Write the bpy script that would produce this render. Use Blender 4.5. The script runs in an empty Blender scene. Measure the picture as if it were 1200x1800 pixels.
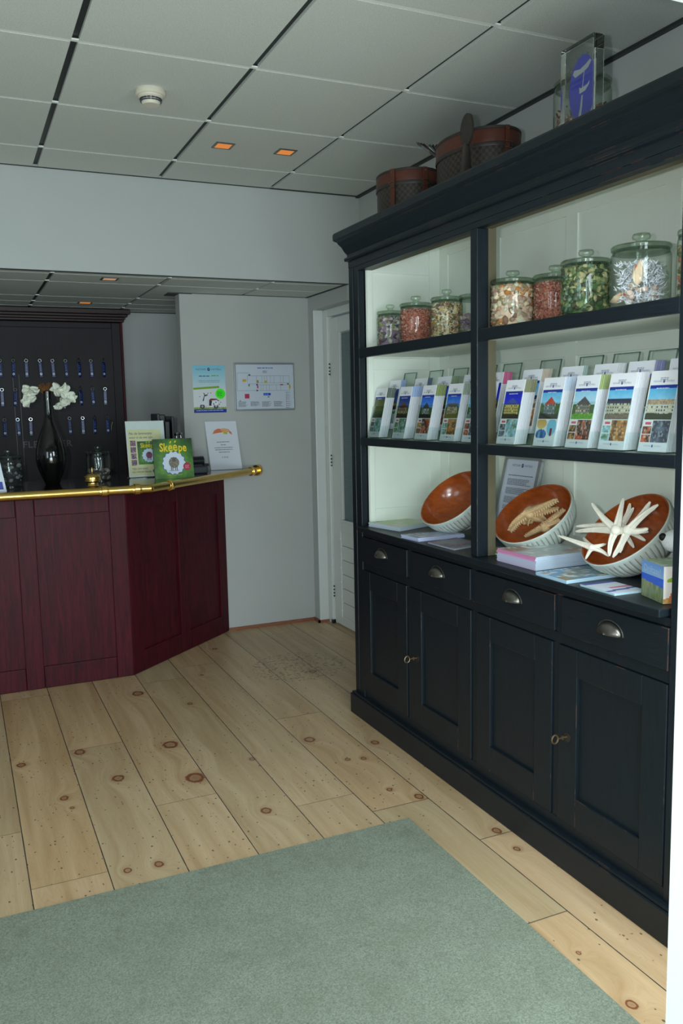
import bpy, math, random
from mathutils import Vector, Matrix
R = math.radians
PI = math.pi
scn = bpy.context.scene
COL = scn.collection
rnd = random.Random(7)

# ------------------------------------------------------------------ camera, light, exposure
cd = bpy.data.cameras.new('camera'); cam = bpy.data.objects.new('camera', cd); COL.objects.link(cam)
def cam_axes(yaw, pitch, roll):
    cy, sy, cp, sp = math.cos(yaw), math.sin(yaw), math.cos(pitch), math.sin(pitch)
    f = Vector((sy*cp, cy*cp, -sp)); r = Vector((cy, -sy, 0)); d = f.cross(r)
    cr, sr = math.cos(roll), math.sin(roll)
    return cr*r + sr*d, -sr*r + cr*d, f
cr_, cd_, cf_ = cam_axes(.423195, .123082, .0199896)
m = Matrix((cr_, -cd_, -cf_)).transposed().to_4x4(); m.translation = (0, 0, 1.402)
cam.matrix_world = m
cd.sensor_width = 36; cd.lens = 1486.1/1800*36; cd.clip_start = .02
scn.camera = cam
vs = scn.view_settings
vs.view_transform = 'Standard'; vs.look = 'None'; vs.gamma = 1; vs.use_curve_mapping = False
vs.exposure = .1
try: scn.cycles.max_bounces = 8; scn.cycles.transparent_max_bounces = 24; scn.cycles.sample_clamp_indirect = 4
except Exception: pass
w = bpy.data.worlds.new('daylight'); scn.world = w; w.use_nodes = True
w.node_tree.nodes['Background'].inputs[0].default_value = (.62, .86, 1, 1)
w.node_tree.nodes['Background'].inputs[1].default_value = .38
def area(name, loc, target, sx, sy, power, col):
    l = bpy.data.lights.new(name, 'AREA'); l.shape = 'RECTANGLE'; l.size = sx; l.size_y = sy
    l.energy = power; l.color = col
    o = bpy.data.objects.new(name, l); COL.objects.link(o); o.location = loc
    o.rotation_euler = (Vector(target)-Vector(loc)).to_track_quat('-Z', 'Y').to_euler()
    return o
area('daylight_at_entrance', (-.05, -.75, 1.25), (.5, 2.6, .6), .9, 1.5, 27, (.74, .95, 1))
area('added_near_floor_light', (1.5, .80, 1.55), (1.05, 2.0, 0), .8, 1.1, 27, (.86, .98, 1))  # added lamp brightening the near right floor; the window here is assumed
area('added_left_fill_light', (-1.9, .62, 1.45), (.0, 3.0, 1.7), 1.1, 1.3, 20, (.72, .95, 1))  # added lamp for ceiling and header wall, behind an assumed unseen window
area('added_ceiling_uplight', (-.1, -1.0, .25), (1.0, 3.4, 2.7), 1.8, .9, 58, (.80, .97, 1))  # added uplight to brighten the ceiling
fl = bpy.data.lights.new('camera_flash', 'POINT'); fl.energy = 72; fl.color = (.96, 1, 1); fl.shadow_soft_size = .018
fo = bpy.data.objects.new('camera_flash', fl); COL.objects.link(fo); fo.location = (-.095, .045, 1.43)

# ------------------------------------------------------------------ helpers
def lin(c):
    if isinstance(c, str):
        c = tuple(int(c[i:i+2], 16) for i in (0, 2, 4))
    if max(c) > 1.0: c = tuple(x/255 for x in c)
    return tuple(x/12.92 if x <= .04045 else ((x+.055)/1.055)**2.4 for x in c)
def c4(c): return (*lin(c), 1)

class NT:
    def __init__(s, name):
        s.m = bpy.data.materials.new(name); s.m.use_nodes = True; s.t = s.m.node_tree
        s.b = s.t.nodes['Principled BSDF']; s.out = s.t.nodes['Material Output']
    def n(s, typ, **kw):
        nd = s.t.nodes.new(typ)
        for k, v in kw.items():
            if k.startswith('i_'):
                key = k[2:]; key = int(key) if key.isdigit() else key.replace('_', ' ')
                if hasattr(v, 'is_output') or isinstance(v, bpy.types.NodeSocket): s.t.links.new(v, nd.inputs[key])
                else: nd.inputs[key].default_value = v
            else: setattr(nd, k, v)
        return nd
    def math(s, op, a, b=0., c=None):
        nd = s.t.nodes.new('ShaderNodeMath'); nd.operation = op
        for i, v in enumerate((a, b) if c is None else (a, b, c)):
            if isinstance(v, bpy.types.NodeSocket): s.t.links.new(v, nd.inputs[i])
            else: nd.inputs[i].default_value = v
        return nd.outputs[0]
    def mix(s, fac, a, b, mode='MIX'):
        nd = s.t.nodes.new('ShaderNodeMix'); nd.data_type = 'RGBA'; nd.blend_type = mode
        for i, v in ((0, fac), (6, a), (7, b)):
            if isinstance(v, bpy.types.NodeSocket): s.t.links.new(v, nd.inputs[i])
            else: nd.inputs[i].default_value = v
        return nd.outputs[2]
    def ramp(s, fac, stops, interp='LINEAR'):
        nd = s.t.nodes.new('ShaderNodeValToRGB'); r = nd.color_ramp; r.interpolation = interp
        while len(r.elements) < len(stops): r.elements.new(.5)
        for e, (p, c) in zip(r.elements, stops): e.position = p; e.color = c
        s.t.links.new(fac, nd.inputs[0]); return nd.outputs[0]
    def pos(s, scale=(1, 1, 1)):
        g = s.t.nodes.new('ShaderNodeTexCoord'); mp = s.t.nodes.new('ShaderNodeMapping'); mp.inputs['Scale'].default_value = scale
        s.t.links.new(g.outputs['Object'], mp.inputs[0]); return mp.outputs[0]
    def wpos(s):
        return s.t.nodes.new('ShaderNodeNewGeometry').outputs['Position']
    def noise(s, vec, scale, detail=3, rough=.5, dist=0):
        nd = s.n('ShaderNodeTexNoise'); s.t.links.new(vec, nd.inputs['Vector'])
        nd.inputs['Scale'].default_value = scale; nd.inputs['Detail'].default_value = detail
        nd.inputs['Roughness'].default_value = rough; nd.inputs['Distortion'].default_value = dist
        return nd.outputs[0]
    def bump(s, h, strength, dist=.002):
        nd = s.n('ShaderNodeBump'); nd.inputs['Strength'].default_value = strength; nd.inputs['Distance'].default_value = dist
        s.t.links.new(h, nd.inputs['Height']); s.t.links.new(nd.outputs[0], s.b.inputs['Normal']); return nd
    def set(s, **kw):
        for k, v in kw.items():
            key = k.replace('_', ' ')
            if isinstance(v, bpy.types.NodeSocket): s.t.links.new(v, s.b.inputs[key])
            else: s.b.inputs[key].default_value = v
        return s
G0 = (0, 0, 0, 1); G1 = (1, 1, 1, 1)

def simple(name, col, rough=.5, metal=0, var=.12, nscale=12, bump=0, bscale=60, coat=0):
    t = NT(name); c = c4(col)
    f = t.noise(t.pos(), nscale, 4)
    d = tuple(x*(1-var) for x in c[:3])+(1,); l = tuple(min(1, x*(1+var)) for x in c[:3])+(1,)
    t.set(Base_Color=t.ramp(f, [(.3, d), (.7, l)]), Roughness=rough, Metallic=metal)
    if coat: t.set(Coat_Weight=coat)
    if bump: t.bump(t.noise(t.pos(), bscale, 4), bump)
    return t.m
def wood(name, dark, light, rough=.35, scale=(18, 18, 1.2), bump=.15, coat=0):
    t = NT(name); v = t.pos(scale)
    g = t.noise(v, 3, 6, .6, 1.2); g2 = t.noise(v, 14, 3, .6)
    f = t.math('ADD', t.math('MULTIPLY', g, .7), t.math('MULTIPLY', g2, .3))
    t.set(Base_Color=t.ramp(f, [(.32, c4(dark)), (.68, c4(light))]), Roughness=rough)
    if coat: t.set(Coat_Weight=coat, Coat_Roughness=.15)
    t.bump(g2, bump, .001); return t.m

def worn_paint(name, col, scale, worn='7a5038', amt=.58, rough=.42):
    t = NT(name); v = t.pos(scale); g = t.noise(v, 6, 5, .6)
    bv = t.n('ShaderNodeBevel', samples=4, i_Radius=.0016)
    ge = t.n('ShaderNodeNewGeometry')
    dt = t.n('ShaderNodeVectorMath', operation='DOT_PRODUCT'); t.t.links.new(bv.outputs[0], dt.inputs[0]); t.t.links.new(ge.outputs['Normal'], dt.inputs[1])
    edge = t.math('LESS_THAN', dt.outputs['Value'], .965)
    nz = t.noise(t.pos(), 9, 5, .65)
    msk = t.math('MULTIPLY', edge, t.math('GREATER_THAN', nz, amt))
    c = c4(col); base = t.ramp(g, [(.3, tuple(x*.75 for x in c[:3])+(1,)), (.75, tuple(x*1.4 for x in c[:3])+(1,))])
    t.set(Base_Color=t.mix(msk, base, c4(worn)), Roughness=rough, Specular_IOR_Level=.35)
    t.bump(g, .12, .001); return t.m

BLACK = worn_paint('black_worn_paint', (22, 31, 38), (60, 60, 2.5))
BLACKH = worn_paint('black_worn_paint_horizontal', (22, 31, 38), (60, 2.5, 60))
CREAM = simple('cream_cabinet_paint', (230, 236, 226), .5, var=.03, nscale=5, bump=.04, bscale=40)
WALL = simple('grey_wall_paint', (186, 188, 186), .85, var=.025, nscale=3, bump=.12, bscale=120)
WALLW = simple('pale_upper_wall_paint', (184, 188, 187), .85, var=.02, nscale=3, bump=.1, bscale=120)
WHITEP = simple('white_woodwork_paint', (222, 226, 224), .35, var=.02, nscale=6)
DARKGAP = simple('dark_shadow_gap_profile', (38, 44, 46), .5, var=.1)
TBAR = simple('white_ceiling_t_bar', (235, 237, 232), .4, var=.02)
SKIRT = wood('reddish_skirting_wood', (120, 72, 52), (165, 105, 78), .5, (3, 3, 40))
MAHO = wood('mahogany_panelling', (40, 9, 18), (88, 17, 32), .5, (16, 16, 1.3), .1)
MAHO.node_tree.nodes['Principled BSDF'].inputs['Specular IOR Level'].default_value = .22
MAHOD = wood('dark_mahogany_board', (15, 9, 17), (29, 20, 31), .6, (14, 14, 1), .08, 0)
MAHOT = wood('dark_counter_top', (26, 15, 18), (44, 26, 28), .12, (1.2, 14, 14), .03, .5)
BRASS = simple('polished_brass', (232, 194, 112), .22, 1, var=.08, nscale=20)
CHROME = simple('chrome', (200, 202, 205), .15, 1, var=.04)
PEWTER = simple('dark_pewter_metal', (120, 118, 112), .32, .9, var=.2, nscale=40)
OLDBR = simple('aged_key_metal', (142, 120, 96), .4, .9, var=.25, nscale=60)
ALU = simple('brushed_silver_frame', (176, 182, 186), .35, .7, var=.04)
BOWLIN = wood('stained_bowl_wood', (132, 60, 24), (184, 92, 40), .2, (4, 4, 9), .03, .5)
BOWLOUT = simple('whitewashed_carved_bowl', (214, 224, 216), .55, var=.08, nscale=30, bump=.1)
GROOVE = simple('brown_groove_stain', (150, 126, 104), .7, var=.2, nscale=30)
STARW = simple('bleached_starfish', (238, 232, 218), .8, var=.07, nscale=60, bump=.6, bscale=220)
STARB = simple('tan_starfish', (204, 172, 128), .85, var=.12, nscale=50, bump=.8, bscale=150)
PLASTB = simple('black_plastic', (24, 27, 32), .3, var=.1)
PLASTG = simple('dark_grey_plastic', (58, 64, 72), .35, var=.1)
VASE = simple('glossy_black_ceramic', (10, 11, 12), .06, var=.1, coat=.5)
PLWHITE = simple('off_white_plastic', (212, 206, 190), .45, var=.03)
LEATH = simple('tan_brown_leather', (82, 40, 27), .45, var=.18, nscale=30, bump=.2)
LEATHD = simple('dark_worn_leather', (44, 38, 34), .5, var=.2, nscale=30, bump=.2)
OLIVE = simple('olive_leather_lid', (70, 60, 38), .5, var=.15, nscale=20)
PLUSH = simple('white_plush_fur', (236, 240, 240), .95, var=.04, nscale=90, bump=1, bscale=240)
PLUSHB = simple('brown_plush_fur', (96, 62, 44), .95, var=.15, nscale=90, bump=1, bscale=240)
PLUSHK = simple('black_plush_nose', (10, 10, 12), .6, var=.1)
PETAL = simple('white_silk_petal', (222, 226, 212), .7, var=.06, nscale=25)
DRYL = simple('dry_orange_grass', (116, 76, 40), .8, var=.3, nscale=50)
STEMG = simple('dark_green_stem', (50, 62, 34), .7, var=.2)
KEYBLUE = simple('blue_key_fob', (11, 34, 100), .35, var=.08)
KEYWHITE = simple('white_fob_disc', (214, 226, 240), .5, var=.03)
PAGES = simple('white_page_edges', (226, 230, 236), .7, var=.05, nscale=260)
RUGM = None
def print_mat(name, rough=.4, coat=.15):
    t = NT(name); a = t.n('ShaderNodeVertexColor', layer_name='Col')
    t.set(Base_Color=a.outputs[0], Roughness=rough, Coat_Weight=coat); return t.m
PRINT = print_mat('printed_paper'); MATTE = print_mat('dried_petals_and_shells', .8, 0)
def thin_glass(name, tint, edge, refl=.9, ior=1.5):
    t = NT(name); lw = t.n('ShaderNodeLayerWeight', i_Blend=.35)
    tr = t.n('ShaderNodeBsdfTransparent'); fc = t.n('ShaderNodeLayerWeight', i_Blend=.5)
    col = t.ramp(lw.outputs['Facing'], [(0.25, c4(tint)), (.97, c4(edge))]); t.t.links.new(col, tr.inputs[0])
    gl = t.n('ShaderNodeBsdfGlossy', i_Color=(.95, 1, .98, 1), i_Roughness=.03)
    mx = t.n('ShaderNodeMixShader'); t.t.links.new(t.math('MULTIPLY', t.math('ADD', .045, t.math('MULTIPLY', t.math('POWER', fc.outputs['Facing'], 4.), .75)), refl), mx.inputs[0])
    t.t.links.new(tr.outputs[0], mx.inputs[1]); t.t.links.new(gl.outputs[0], mx.inputs[2])
    t.t.links.new(mx.outputs[0], t.out.inputs[0]); return t.m
JARG = thin_glass('green_tinted_jar_glass', (253, 255, 253), (158, 176, 156))
LIDG = thin_glass('thick_lid_glass', (247, 252, 246), (166, 184, 158))
ACRY = thin_glass('clear_acrylic', (250, 253, 252), (205, 216, 210), .8)
ACRYE = thin_glass('acrylic_edge', (190, 202, 196), (130, 144, 138), 1)
def solid_glass():
    t = NT('solid_acrylic'); g = t.n('ShaderNodeBsdfGlass', i_Color=(.97, .99, .99, 1), i_Roughness=0., i_IOR=1.45); t.t.links.new(g.outputs[0], t.out.inputs[0]); return t.m
BLKGL = solid_glass()
PANE = None
def reeded():
    t = NT('reeded_frosted_glass'); wv = t.n('ShaderNodeTexWave', i_Scale=55., bands_direction='Z'); t.t.links.new(t.pos(), wv.inputs[0])
    t.set(Base_Color=c4((96, 118, 118)), Roughness=.25); t.bump(wv.outputs[1], .3, .002); return t.m
PANE = reeded()

def floor_mat():
    t = NT('pine_floorboards'); p = t.wpos(); sp = t.n('ShaderNodeSeparateXYZ'); t.t.links.new(p, sp.inputs[0]); x, y = sp.outputs[0], sp.outputs[1]
    xi = t.math('DIVIDE', t.math('SUBTRACT', x, .1065), .2246); idx = t.math('FLOOR', xi); fr = t.math('SUBTRACT', xi, idx)
    ed = t.math('MINIMUM', fr, t.math('SUBTRACT', 1., fr)); wob = t.math('MULTIPLY', t.noise(p, 25, 2), .006)
    seam = t.math('LESS_THAN', ed, t.math('ADD', wob, .0045))
    wn = t.n('ShaderNodeTexWhiteNoise', noise_dimensions='1D'); t.t.links.new(idx, wn.inputs['W'])
    joints = [(0, 4.35), (0, 2.534), (2, 2.902), (-1, 2.92), (5, 3.5), (4, 2.672), (5, 2.516), (6, 2.189), (5, 1.754), (4, 4.479), (1, 3.561), (3, 4.3), (7, 3.2), (-2, 3.6), (-3, 2.2), (-4, 3.1)]
    jm = None; seg = t.math('MULTIPLY', idx, 7.31)
    for k, yy in joints:
        on = t.math('COMPARE', idx, float(k), .4)
        a = t.math('MULTIPLY', on, t.math('COMPARE', y, yy, .0013 if k < 5 else .002))
        seg = t.math('ADD', seg, t.math('MULTIPLY', on, t.math('MULTIPLY', t.math('GREATER_THAN', y, yy), 3.77)))
        jm = a if jm is None else t.math('MAXIMUM', jm, a)
    wn2 = t.n('ShaderNodeTexWhiteNoise', noise_dimensions='1D'); t.t.links.new(seg, wn2.inputs['W'])
    knots = [(.735, 4.16, .026), (.731, 3.435, .030), (.743, 3.069, .034), (.374, 3.53, .022), (.475, 3.199, .022), (.143, 3.503, .017), (.266, 3.117, .015), (.283, 3.024, .007), (.386, 2.514, .012), (.481, 2.507, .014),
             (1.278, 3.216, .022), (.899, 2.691, .018), (.995, 3.136, .012), (.933, 3.891, .012), (1.512, 3.061, .016), (1.337, 2.956, .011), (1.399, 2.937, .011), (1.361, 2.642, .010), (1.431, 2.545, .016), (1.538, 2.214, .015), (1.528, 2.089, .010), (1.361, 1.596, .006), (1.347, 1.392, .013), (1.651, 4.079, .02), (1.30, 4.75, .014), (1.1, 4.3, .009)]
    dm = None
    for kx, ky, r in knots:
        s_ = t.n('ShaderNodeVectorMath', operation='SUBTRACT'); t.t.links.new(p, s_.inputs[0]); s_.inputs[1].default_value = (kx, ky, 0)
        m_ = t.n('ShaderNodeVectorMath', operation='MULTIPLY'); t.t.links.new(s_.outputs[0], m_.inputs[0]); m_.inputs[1].default_value = (1/r, .8/r, 0)
        l_ = t.n('ShaderNodeVectorMath', operation='LENGTH'); t.t.links.new(m_.outputs[0], l_.inputs[0])
        dm = l_.outputs['Value'] if dm is None else t.math('MINIMUM', dm, l_.outputs['Value'])
    dm = t.math('ADD', dm, t.math('MULTIPLY', t.math('SUBTRACT', t.noise(p, 60, 2), .5), .5))
    bend = t.math('MULTIPLY', t.math('POWER', 2.7, t.math('MULTIPLY', dm, -.5)), 1.2)
    cb = t.n('ShaderNodeCombineXYZ'); t.t.links.new(t.math('ADD', t.math('MULTIPLY', x, 9.), bend), cb.inputs[0]); t.t.links.new(t.math('MULTIPLY', y, .55), cb.inputs[1]); t.t.links.new(t.math('MULTIPLY', wn2.outputs['Value'], 30.), cb.inputs[2])
    g = t.noise(cb.outputs[0], 2.2, 3, .5, .6)
    rings = t.math('ABSOLUTE', t.math('SINE', t.math('MULTIPLY', g, 95.)))
    fine = t.noise(cb.outputs[0], 16, 4, .6)
    col = t.ramp(g, [(.3, c4((192, 168, 132))), (.7, c4((222, 202, 168)))])
    col = t.mix(t.math('MULTIPLY', t.math('POWER', rings, 6.), .16), col, c4((178, 130, 86)))
    col = t.mix(t.math('MULTIPLY', fine, .18), col, c4((170, 130, 90)))
    tone = t.ramp(wn2.outputs['Value'], [(0, c4((240, 238, 232))), (.5, c4((255, 244, 236))), (1, c4((250, 236, 218)))])
    col = t.mix(1., col, tone, 'MULTIPLY')
    halo = t.ramp(dm, [(.0, (.85, .85, .85, 1)), (.55, (.6, .6, .6, 1)), (.75, G1), (.95, (.9, .9, .9, 1)), (1.15, (.25, .25, .25, 1)), (2.2, G0)])
    kr = t.ramp(t.math('MULTIPLY', dm, .4), [(0, (.55, .55, .55, 1)), (.22, (.45, .45, .45, 1)), (.30, (.95, .95, .95, 1)), (.38, (.9, .9, .9, 1)), (.46, (.22, .22, .22, 1)), (.9, G0)])
    col = t.mix(kr, col, c4((122, 62, 28)))
    # scattered nicks and dark specks, denser where the boards are worn
    mp = t.n('ShaderNodeMapping'); mp.inputs['Scale'].default_value = (64, 46, 1); t.t.links.new(p, mp.inputs[0])
    vo = t.n('ShaderNodeTexVoronoi', i_Scale=1.); t.t.links.new(mp.outputs[0], vo.inputs['Vector'])
    vr = t.n('ShaderNodeSeparateColor'); t.t.links.new(vo.outputs['Color'], vr.inputs[0])
    region = t.math('GREATER_THAN', t.noise(p, 1.7, 2), .38)
    spk = t.math('MULTIPLY', t.math('LESS_THAN', vo.outputs['Distance'], t.math('MULTIPLY', vr.outputs[0], .23)), t.math('MULTIPLY', t.math('GREATER_THAN', vr.outputs[1], .40), region))
    col = t.mix(t.math('MULTIPLY', spk, .75), col, c4((60, 52, 46)))
    # the rubbed patch in front of the door
    d0 = t.n('ShaderNodeVectorMath', operation='DISTANCE'); t.t.links.new(p, d0.inputs[0]); d0.inputs[1].default_value = (1.62, 4.2, 0)
    pm = t.math('LESS_THAN', d0.outputs['Value'], .26)
    pn = t.math('GREATER_THAN', t.noise(p, 42, 4, .7), .56)
    col = t.mix(t.math('MULTIPLY', t.math('MULTIPLY', pm, pn), .6), col, c4((58, 48, 40)))
    col = t.mix(t.math('MULTIPLY', jm, .8), col, c4((62, 62, 62)))
    col = t.mix(t.math('MULTIPLY', seam, .93), col, c4((34, 42, 48)))
    t.set(Base_Color=col, Roughness=.42)
    h = t.math('SUBTRACT', t.math('MULTIPLY', fine, .25), t.math('MAXIMUM', seam, jm)); t.bump(h, .5, .002)
    return t.m
FLOOR = floor_mat()
def tile_mat():
    t = NT('mineral_fibre_tile'); p = t.wpos(); f = t.noise(p, 260, 3, .7); s2 = t.noise(p, 6, 3)
    c = t.ramp(f, [(.35, c4((190, 196, 191))), (.62, c4((213, 218, 214)))])
    c = t.mix(t.math('MULTIPLY', s2, .12), c, c4((180, 178, 168)))
    t.set(Base_Color=c, Roughness=.9); t.bump(f, .25, .002); return t.m
TILE = tile_mat()
def rug_mat():
    t = NT('green_grey_mat_pile'); p = t.wpos(); f = t.noise(p, 230, 4, .85); s2 = t.noise(p, 5, 6, .7); s3 = t.noise(p, 11, 4, .6)
    c = t.ramp(f, [(.3, c4((98, 110, 92))), (.68, c4((180, 189, 170)))])
    st = t.math('MULTIPLY', t.ramp(s2, [(.35, G1), (.6, G0)]), .3); c = t.mix(st, c, c4((112, 118, 100)))
    c = t.mix(t.math('MULTIPLY', t.ramp(s3, [(.56, G0), (.7, G1)]), .18), c, c4((84, 90, 74)))
    t.set(Base_Color=c, Roughness=.95); t.bump(f, .9, .004); return t.m
RUGM = rug_mat()
def check_mat():
    t = NT('brown_checked_canvas'); u = t.t.nodes.new('ShaderNodeTexCoord').outputs['UV']
    ck = t.n('ShaderNodeTexChecker', i_Scale=1.); t.t.links.new(u, ck.inputs[0]); ck.inputs[1].default_value = c4((36, 31, 30)); ck.inputs[2].default_value = c4((62, 52, 42))
    t.set(Base_Color=ck.outputs[0], Roughness=.5); return t.m
CHECK = check_mat()
def emis(name, col, st, base=None):
    t = NT(name); t.set(Base_Color=c4(base or col), Emission_Color=c4(col), Emission_Strength=st); return t.m
WARM = emis('warm_spot_lamp_reflector', (255, 150, 60), .55, (120, 80, 50))
WARMW = emis('soft_spot_lamp_reflector', (255, 200, 160), .35, (150, 130, 110))

# ------------------------------------------------------------------ mesh builder
def V(*a): return Vector(a)
def wloc(p):
    v = Vector((0, 0, 0))
    while p is not None: v += p.location; p = p.parent
    return v
class MB:
    def __init__(s): s.v = []; s.f = []; s.mi = []; s.c = []; s.col = False; s.uv = {}
    def face(s, pts, m=0, c=(1, 1, 1)):
        b = len(s.v); s.v += [Vector(p) for p in pts]; s.f.append(tuple(range(b, b+len(pts)))); s.mi.append(m); s.c.append(c)
    def hexa(s, p, m=0, c=(1, 1, 1)):      # p: 8 corners, bottom 4 ccw then top 4
        b = len(s.v); s.v += [Vector(q) for q in p]
        for f in ((3, 2, 1, 0), (4, 5, 6, 7), (0, 1, 5, 4), (1, 2, 6, 5), (2, 3, 7, 6), (3, 0, 4, 7)):
            s.f.append(tuple(b+i for i in f)); s.mi.append(m); s.c.append(c)
    def box(s, x0, x1, y0, y1, z0, z1, m=0, c=(1, 1, 1)):
        s.hexa([(x0, y0, z0), (x1, y0, z0), (x1, y1, z0), (x0, y1, z0), (x0, y0, z1), (x1, y0, z1), (x1, y1, z1), (x0, y1, z1)], m, c); return s
    def prism(s, poly, z0, z1, m=0, c=(1, 1, 1)):   # poly ccw in XY
        b = len(s.v); n = len(poly)
        s.v += [Vector((x, y, z0)) for x, y in poly]+[Vector((x, y, z1)) for x, y in poly]
        s.f.append(tuple(b+i for i in reversed(range(n)))); s.f.append(tuple(b+n+i for i in range(n)))
        for i in range(n): j = (i+1) % n; s.f.append((b+i, b+j, b+n+j, b+n+i))
        k = n+2; s.mi += [m]*k; s.c += [c]*k; return s
    def rings(s, rs, m=0, cap=True, c=(1, 1, 1), closed=False):
        b = len(s.v); n = len(rs[0])
        for r in rs: s.v += [Vector(p) for p in r]
        L = len(rs)
        for k in range(L if closed else L-1):
            for i in range(n):
                j = (i+1) % n; k2 = (k+1) % L
                s.f.append((b+k*n+i, b+k*n+j, b+k2*n+j, b+k2*n+i)); s.mi.append(m); s.c.append(c)
        if cap and not closed:
            s.f.append(tuple(b+i for i in reversed(range(n)))); s.f.append(tuple(b+(L-1)*n+i for i in range(n))); s.mi += [m]*2; s.c += [c]*2
        return s
    def lathe(s, prof, o=(0, 0, 0), n=32, m=0, axis=(0, 0, 1), cap=True, c=(1, 1, 1), flute=0, famp=0):
        a = Vector(axis).normalized(); q = Vector((0, 0, 1)).rotation_difference(a); o = Vector(o); rs = []
        for r, z in prof:
            ring = []
            for i in range(n):
                t = 2*PI*i/n; rr = r
                ring.append(o+q @ Vector((rr*math.cos(t), rr*math.sin(t), z)))
            rs.append(ring)
        return s.rings(rs, m, cap, c)
    def tube(s, path, rad, n=12, m=0, c=(1, 1, 1), cap=True, closed=False, flat=1., up=None):
        P = [Vector(p) for p in path]; rs = []; prev = up and Vector(up)
        for i, p in enumerate(P):
            if closed: d = P[(i+1) % len(P)]-P[i-1]
            else: d = P[min(i+1, len(P)-1)]-P[max(i-1, 0)]
            d.normalize()
            if prev is None: prev = Vector((0, 0, 1)) if abs(d.z) < .9 else Vector((1, 0, 0))
            a = prev-d*prev.dot(d)
            if a.length < 1e-5: a = Vector((1, 0, 0))-d*d.x
            a.normalize(); b = d.cross(a); prev = a
            r = rad[i] if isinstance(rad, (list, tuple)) else rad
            rs.append([p+a*(r*flat*math.cos(2*PI*k/n))+b*(r*math.sin(2*PI*k/n)) for k in range(n)])
        return s.rings(rs, m, cap, c, closed)
    def blob(s, o, r, n=10, m=0, c=(1, 1, 1), rot=None):
        prof = []; k = n//2+1; o = Vector(o); rs = []
        for i in range(k+1):
            a = PI*i/k; a = min(max(a, .12), PI-.12)
            ring = []
            for j in range(n):
                t = 2*PI*j/n; p = Vector((r[0]*math.sin(a)*math.cos(t), r[1]*math.sin(a)*math.sin(t), -r[2]*math.cos(a)))
                if rot: p = rot @ p
                ring.append(o+p)
            rs.append(ring)
        return s.rings(rs, m, True, c)
    def art(s, o, u, v, nx, ny, fn, m=0, mask=None):
        o, u, v = Vector(o), Vector(u), Vector(v); b = len(s.v); s.col = True
        for j in range(ny+1):
            for i in range(nx+1): s.v.append(o+u*(i/nx)+v*(j/ny))
        for j in range(ny):
            for i in range(nx):
                if mask and not mask((i+.5)/nx, (j+.5)/ny): continue
                q = b+j*(nx+1)+i; s.f.append((q, q+1, q+nx+2, q+nx+1)); s.mi.append(m); s.c.append(lin(fn((i+.5)/nx, (j+.5)/ny)))
    def text(s, st, size, o, u, v, m=0, c=(40, 40, 40), align='CENTER', off=.0004, shear=0, fat=0, sx=1.):
        s.col = True; tc = bpy.data.curves.new('t', 'FONT'); tc.body = st; tc.size = size; tc.align_x = align; tc.resolution_u = 2; tc.shear = shear; tc.offset = fat
        ob = bpy.data.objects.new('t', tc); COL.objects.link(ob); bpy.context.view_layer.update()
        me = bpy.data.meshes.new_from_object(ob.evaluated_get(bpy.context.evaluated_depsgraph_get()))
        u = Vector(u).normalized(); v = Vector(v).normalized(); n = u.cross(v); o = Vector(o)+n*off; b = len(s.v); cc = lin(c)
        for w_ in me.vertices: s.v.append(o+u*(w_.co.x*sx)+v*w_.co.y)
        for p in me.polygons: s.f.append(tuple(b+i for i in p.vertices)); s.mi.append(m); s.c.append(cc)
        bpy.data.objects.remove(ob); bpy.data.curves.remove(tc); bpy.data.meshes.remove(me)
    def disc(s, o, u, v, r, m=0, c=(255, 255, 255), n=24, off=.0003, ry=None):
        s.col = True; u = Vector(u).normalized(); v = Vector(v).normalized(); w_ = u.cross(v); o = Vector(o)+w_*off; ry = ry or r
        s.face([o+u*(r*math.cos(2*PI*k/n))+v*(ry*math.sin(2*PI*k/n)) for k in range(n)], m, lin(c))
    def poly(s, pts, o, u, v, m=0, c=(255, 255, 255), off=.0003):
        s.col = True; u = Vector(u); v = Vector(v); w_ = u.cross(v).normalized(); o = Vector(o)+w_*off
        s.face([o+u*x+v*y for x, y in pts], m, lin(c))
    def build(s, name, mats, parent=None, smooth=False, bevel=0, origin=None):
        if not isinstance(mats, (list, tuple)): mats = [mats]
        me = bpy.data.meshes.new(name)
        if parent is not None: base = wloc(parent)
        elif origin is not None: base = Vector(origin)
        else:
            xs = [p.x for p in s.v]; ys = [p.y for p in s.v]
            base = Vector(((min(xs)+max(xs))/2, (min(ys)+max(ys))/2, min(p.z for p in s.v)))
        me.from_pydata([tuple(p-base) for p in s.v], [], s.f)
        for mt in mats: me.materials.append(mt)
        me.polygons.foreach_set('material_index', s.mi)
        if smooth: me.polygons.foreach_set('use_smooth', [True]*len(s.f))
        if s.col or any(c != (1, 1, 1) for c in s.c):
            at = me.color_attributes.new('Col', 'FLOAT_COLOR', 'CORNER'); buf = []
            for f, c in zip(s.f, s.c): buf += [c[0], c[1], c[2], 1.]*len(f)
            at.data.foreach_set('color', buf)
        if s.uv:
            uvl = me.uv_layers.new(name='UVMap'); buf = []
            for i, f in enumerate(s.f):
                uvs = s.uv.get(i)
                for k in range(len(f)): buf += list(uvs[k]) if uvs else [0, 0]
            uvl.data.foreach_set('uv', buf)
        me.update()
        o = bpy.data.objects.new(name, me); COL.objects.link(o)
        if parent is None: o.location = base
        else: o.parent = parent
        if bevel:
            b = o.modifiers.new('bevel', 'BEVEL'); b.width = bevel; b.segments = 2; b.limit_method = 'ANGLE'; b.angle_limit = R(40); b.harden_normals = False
        if smooth:
            me.polygons.foreach_set('use_smooth', [True]*len(s.f))
            try:
                me.set_sharp_from_angle(angle=R(38))
            except Exception: pass
        return o
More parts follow.
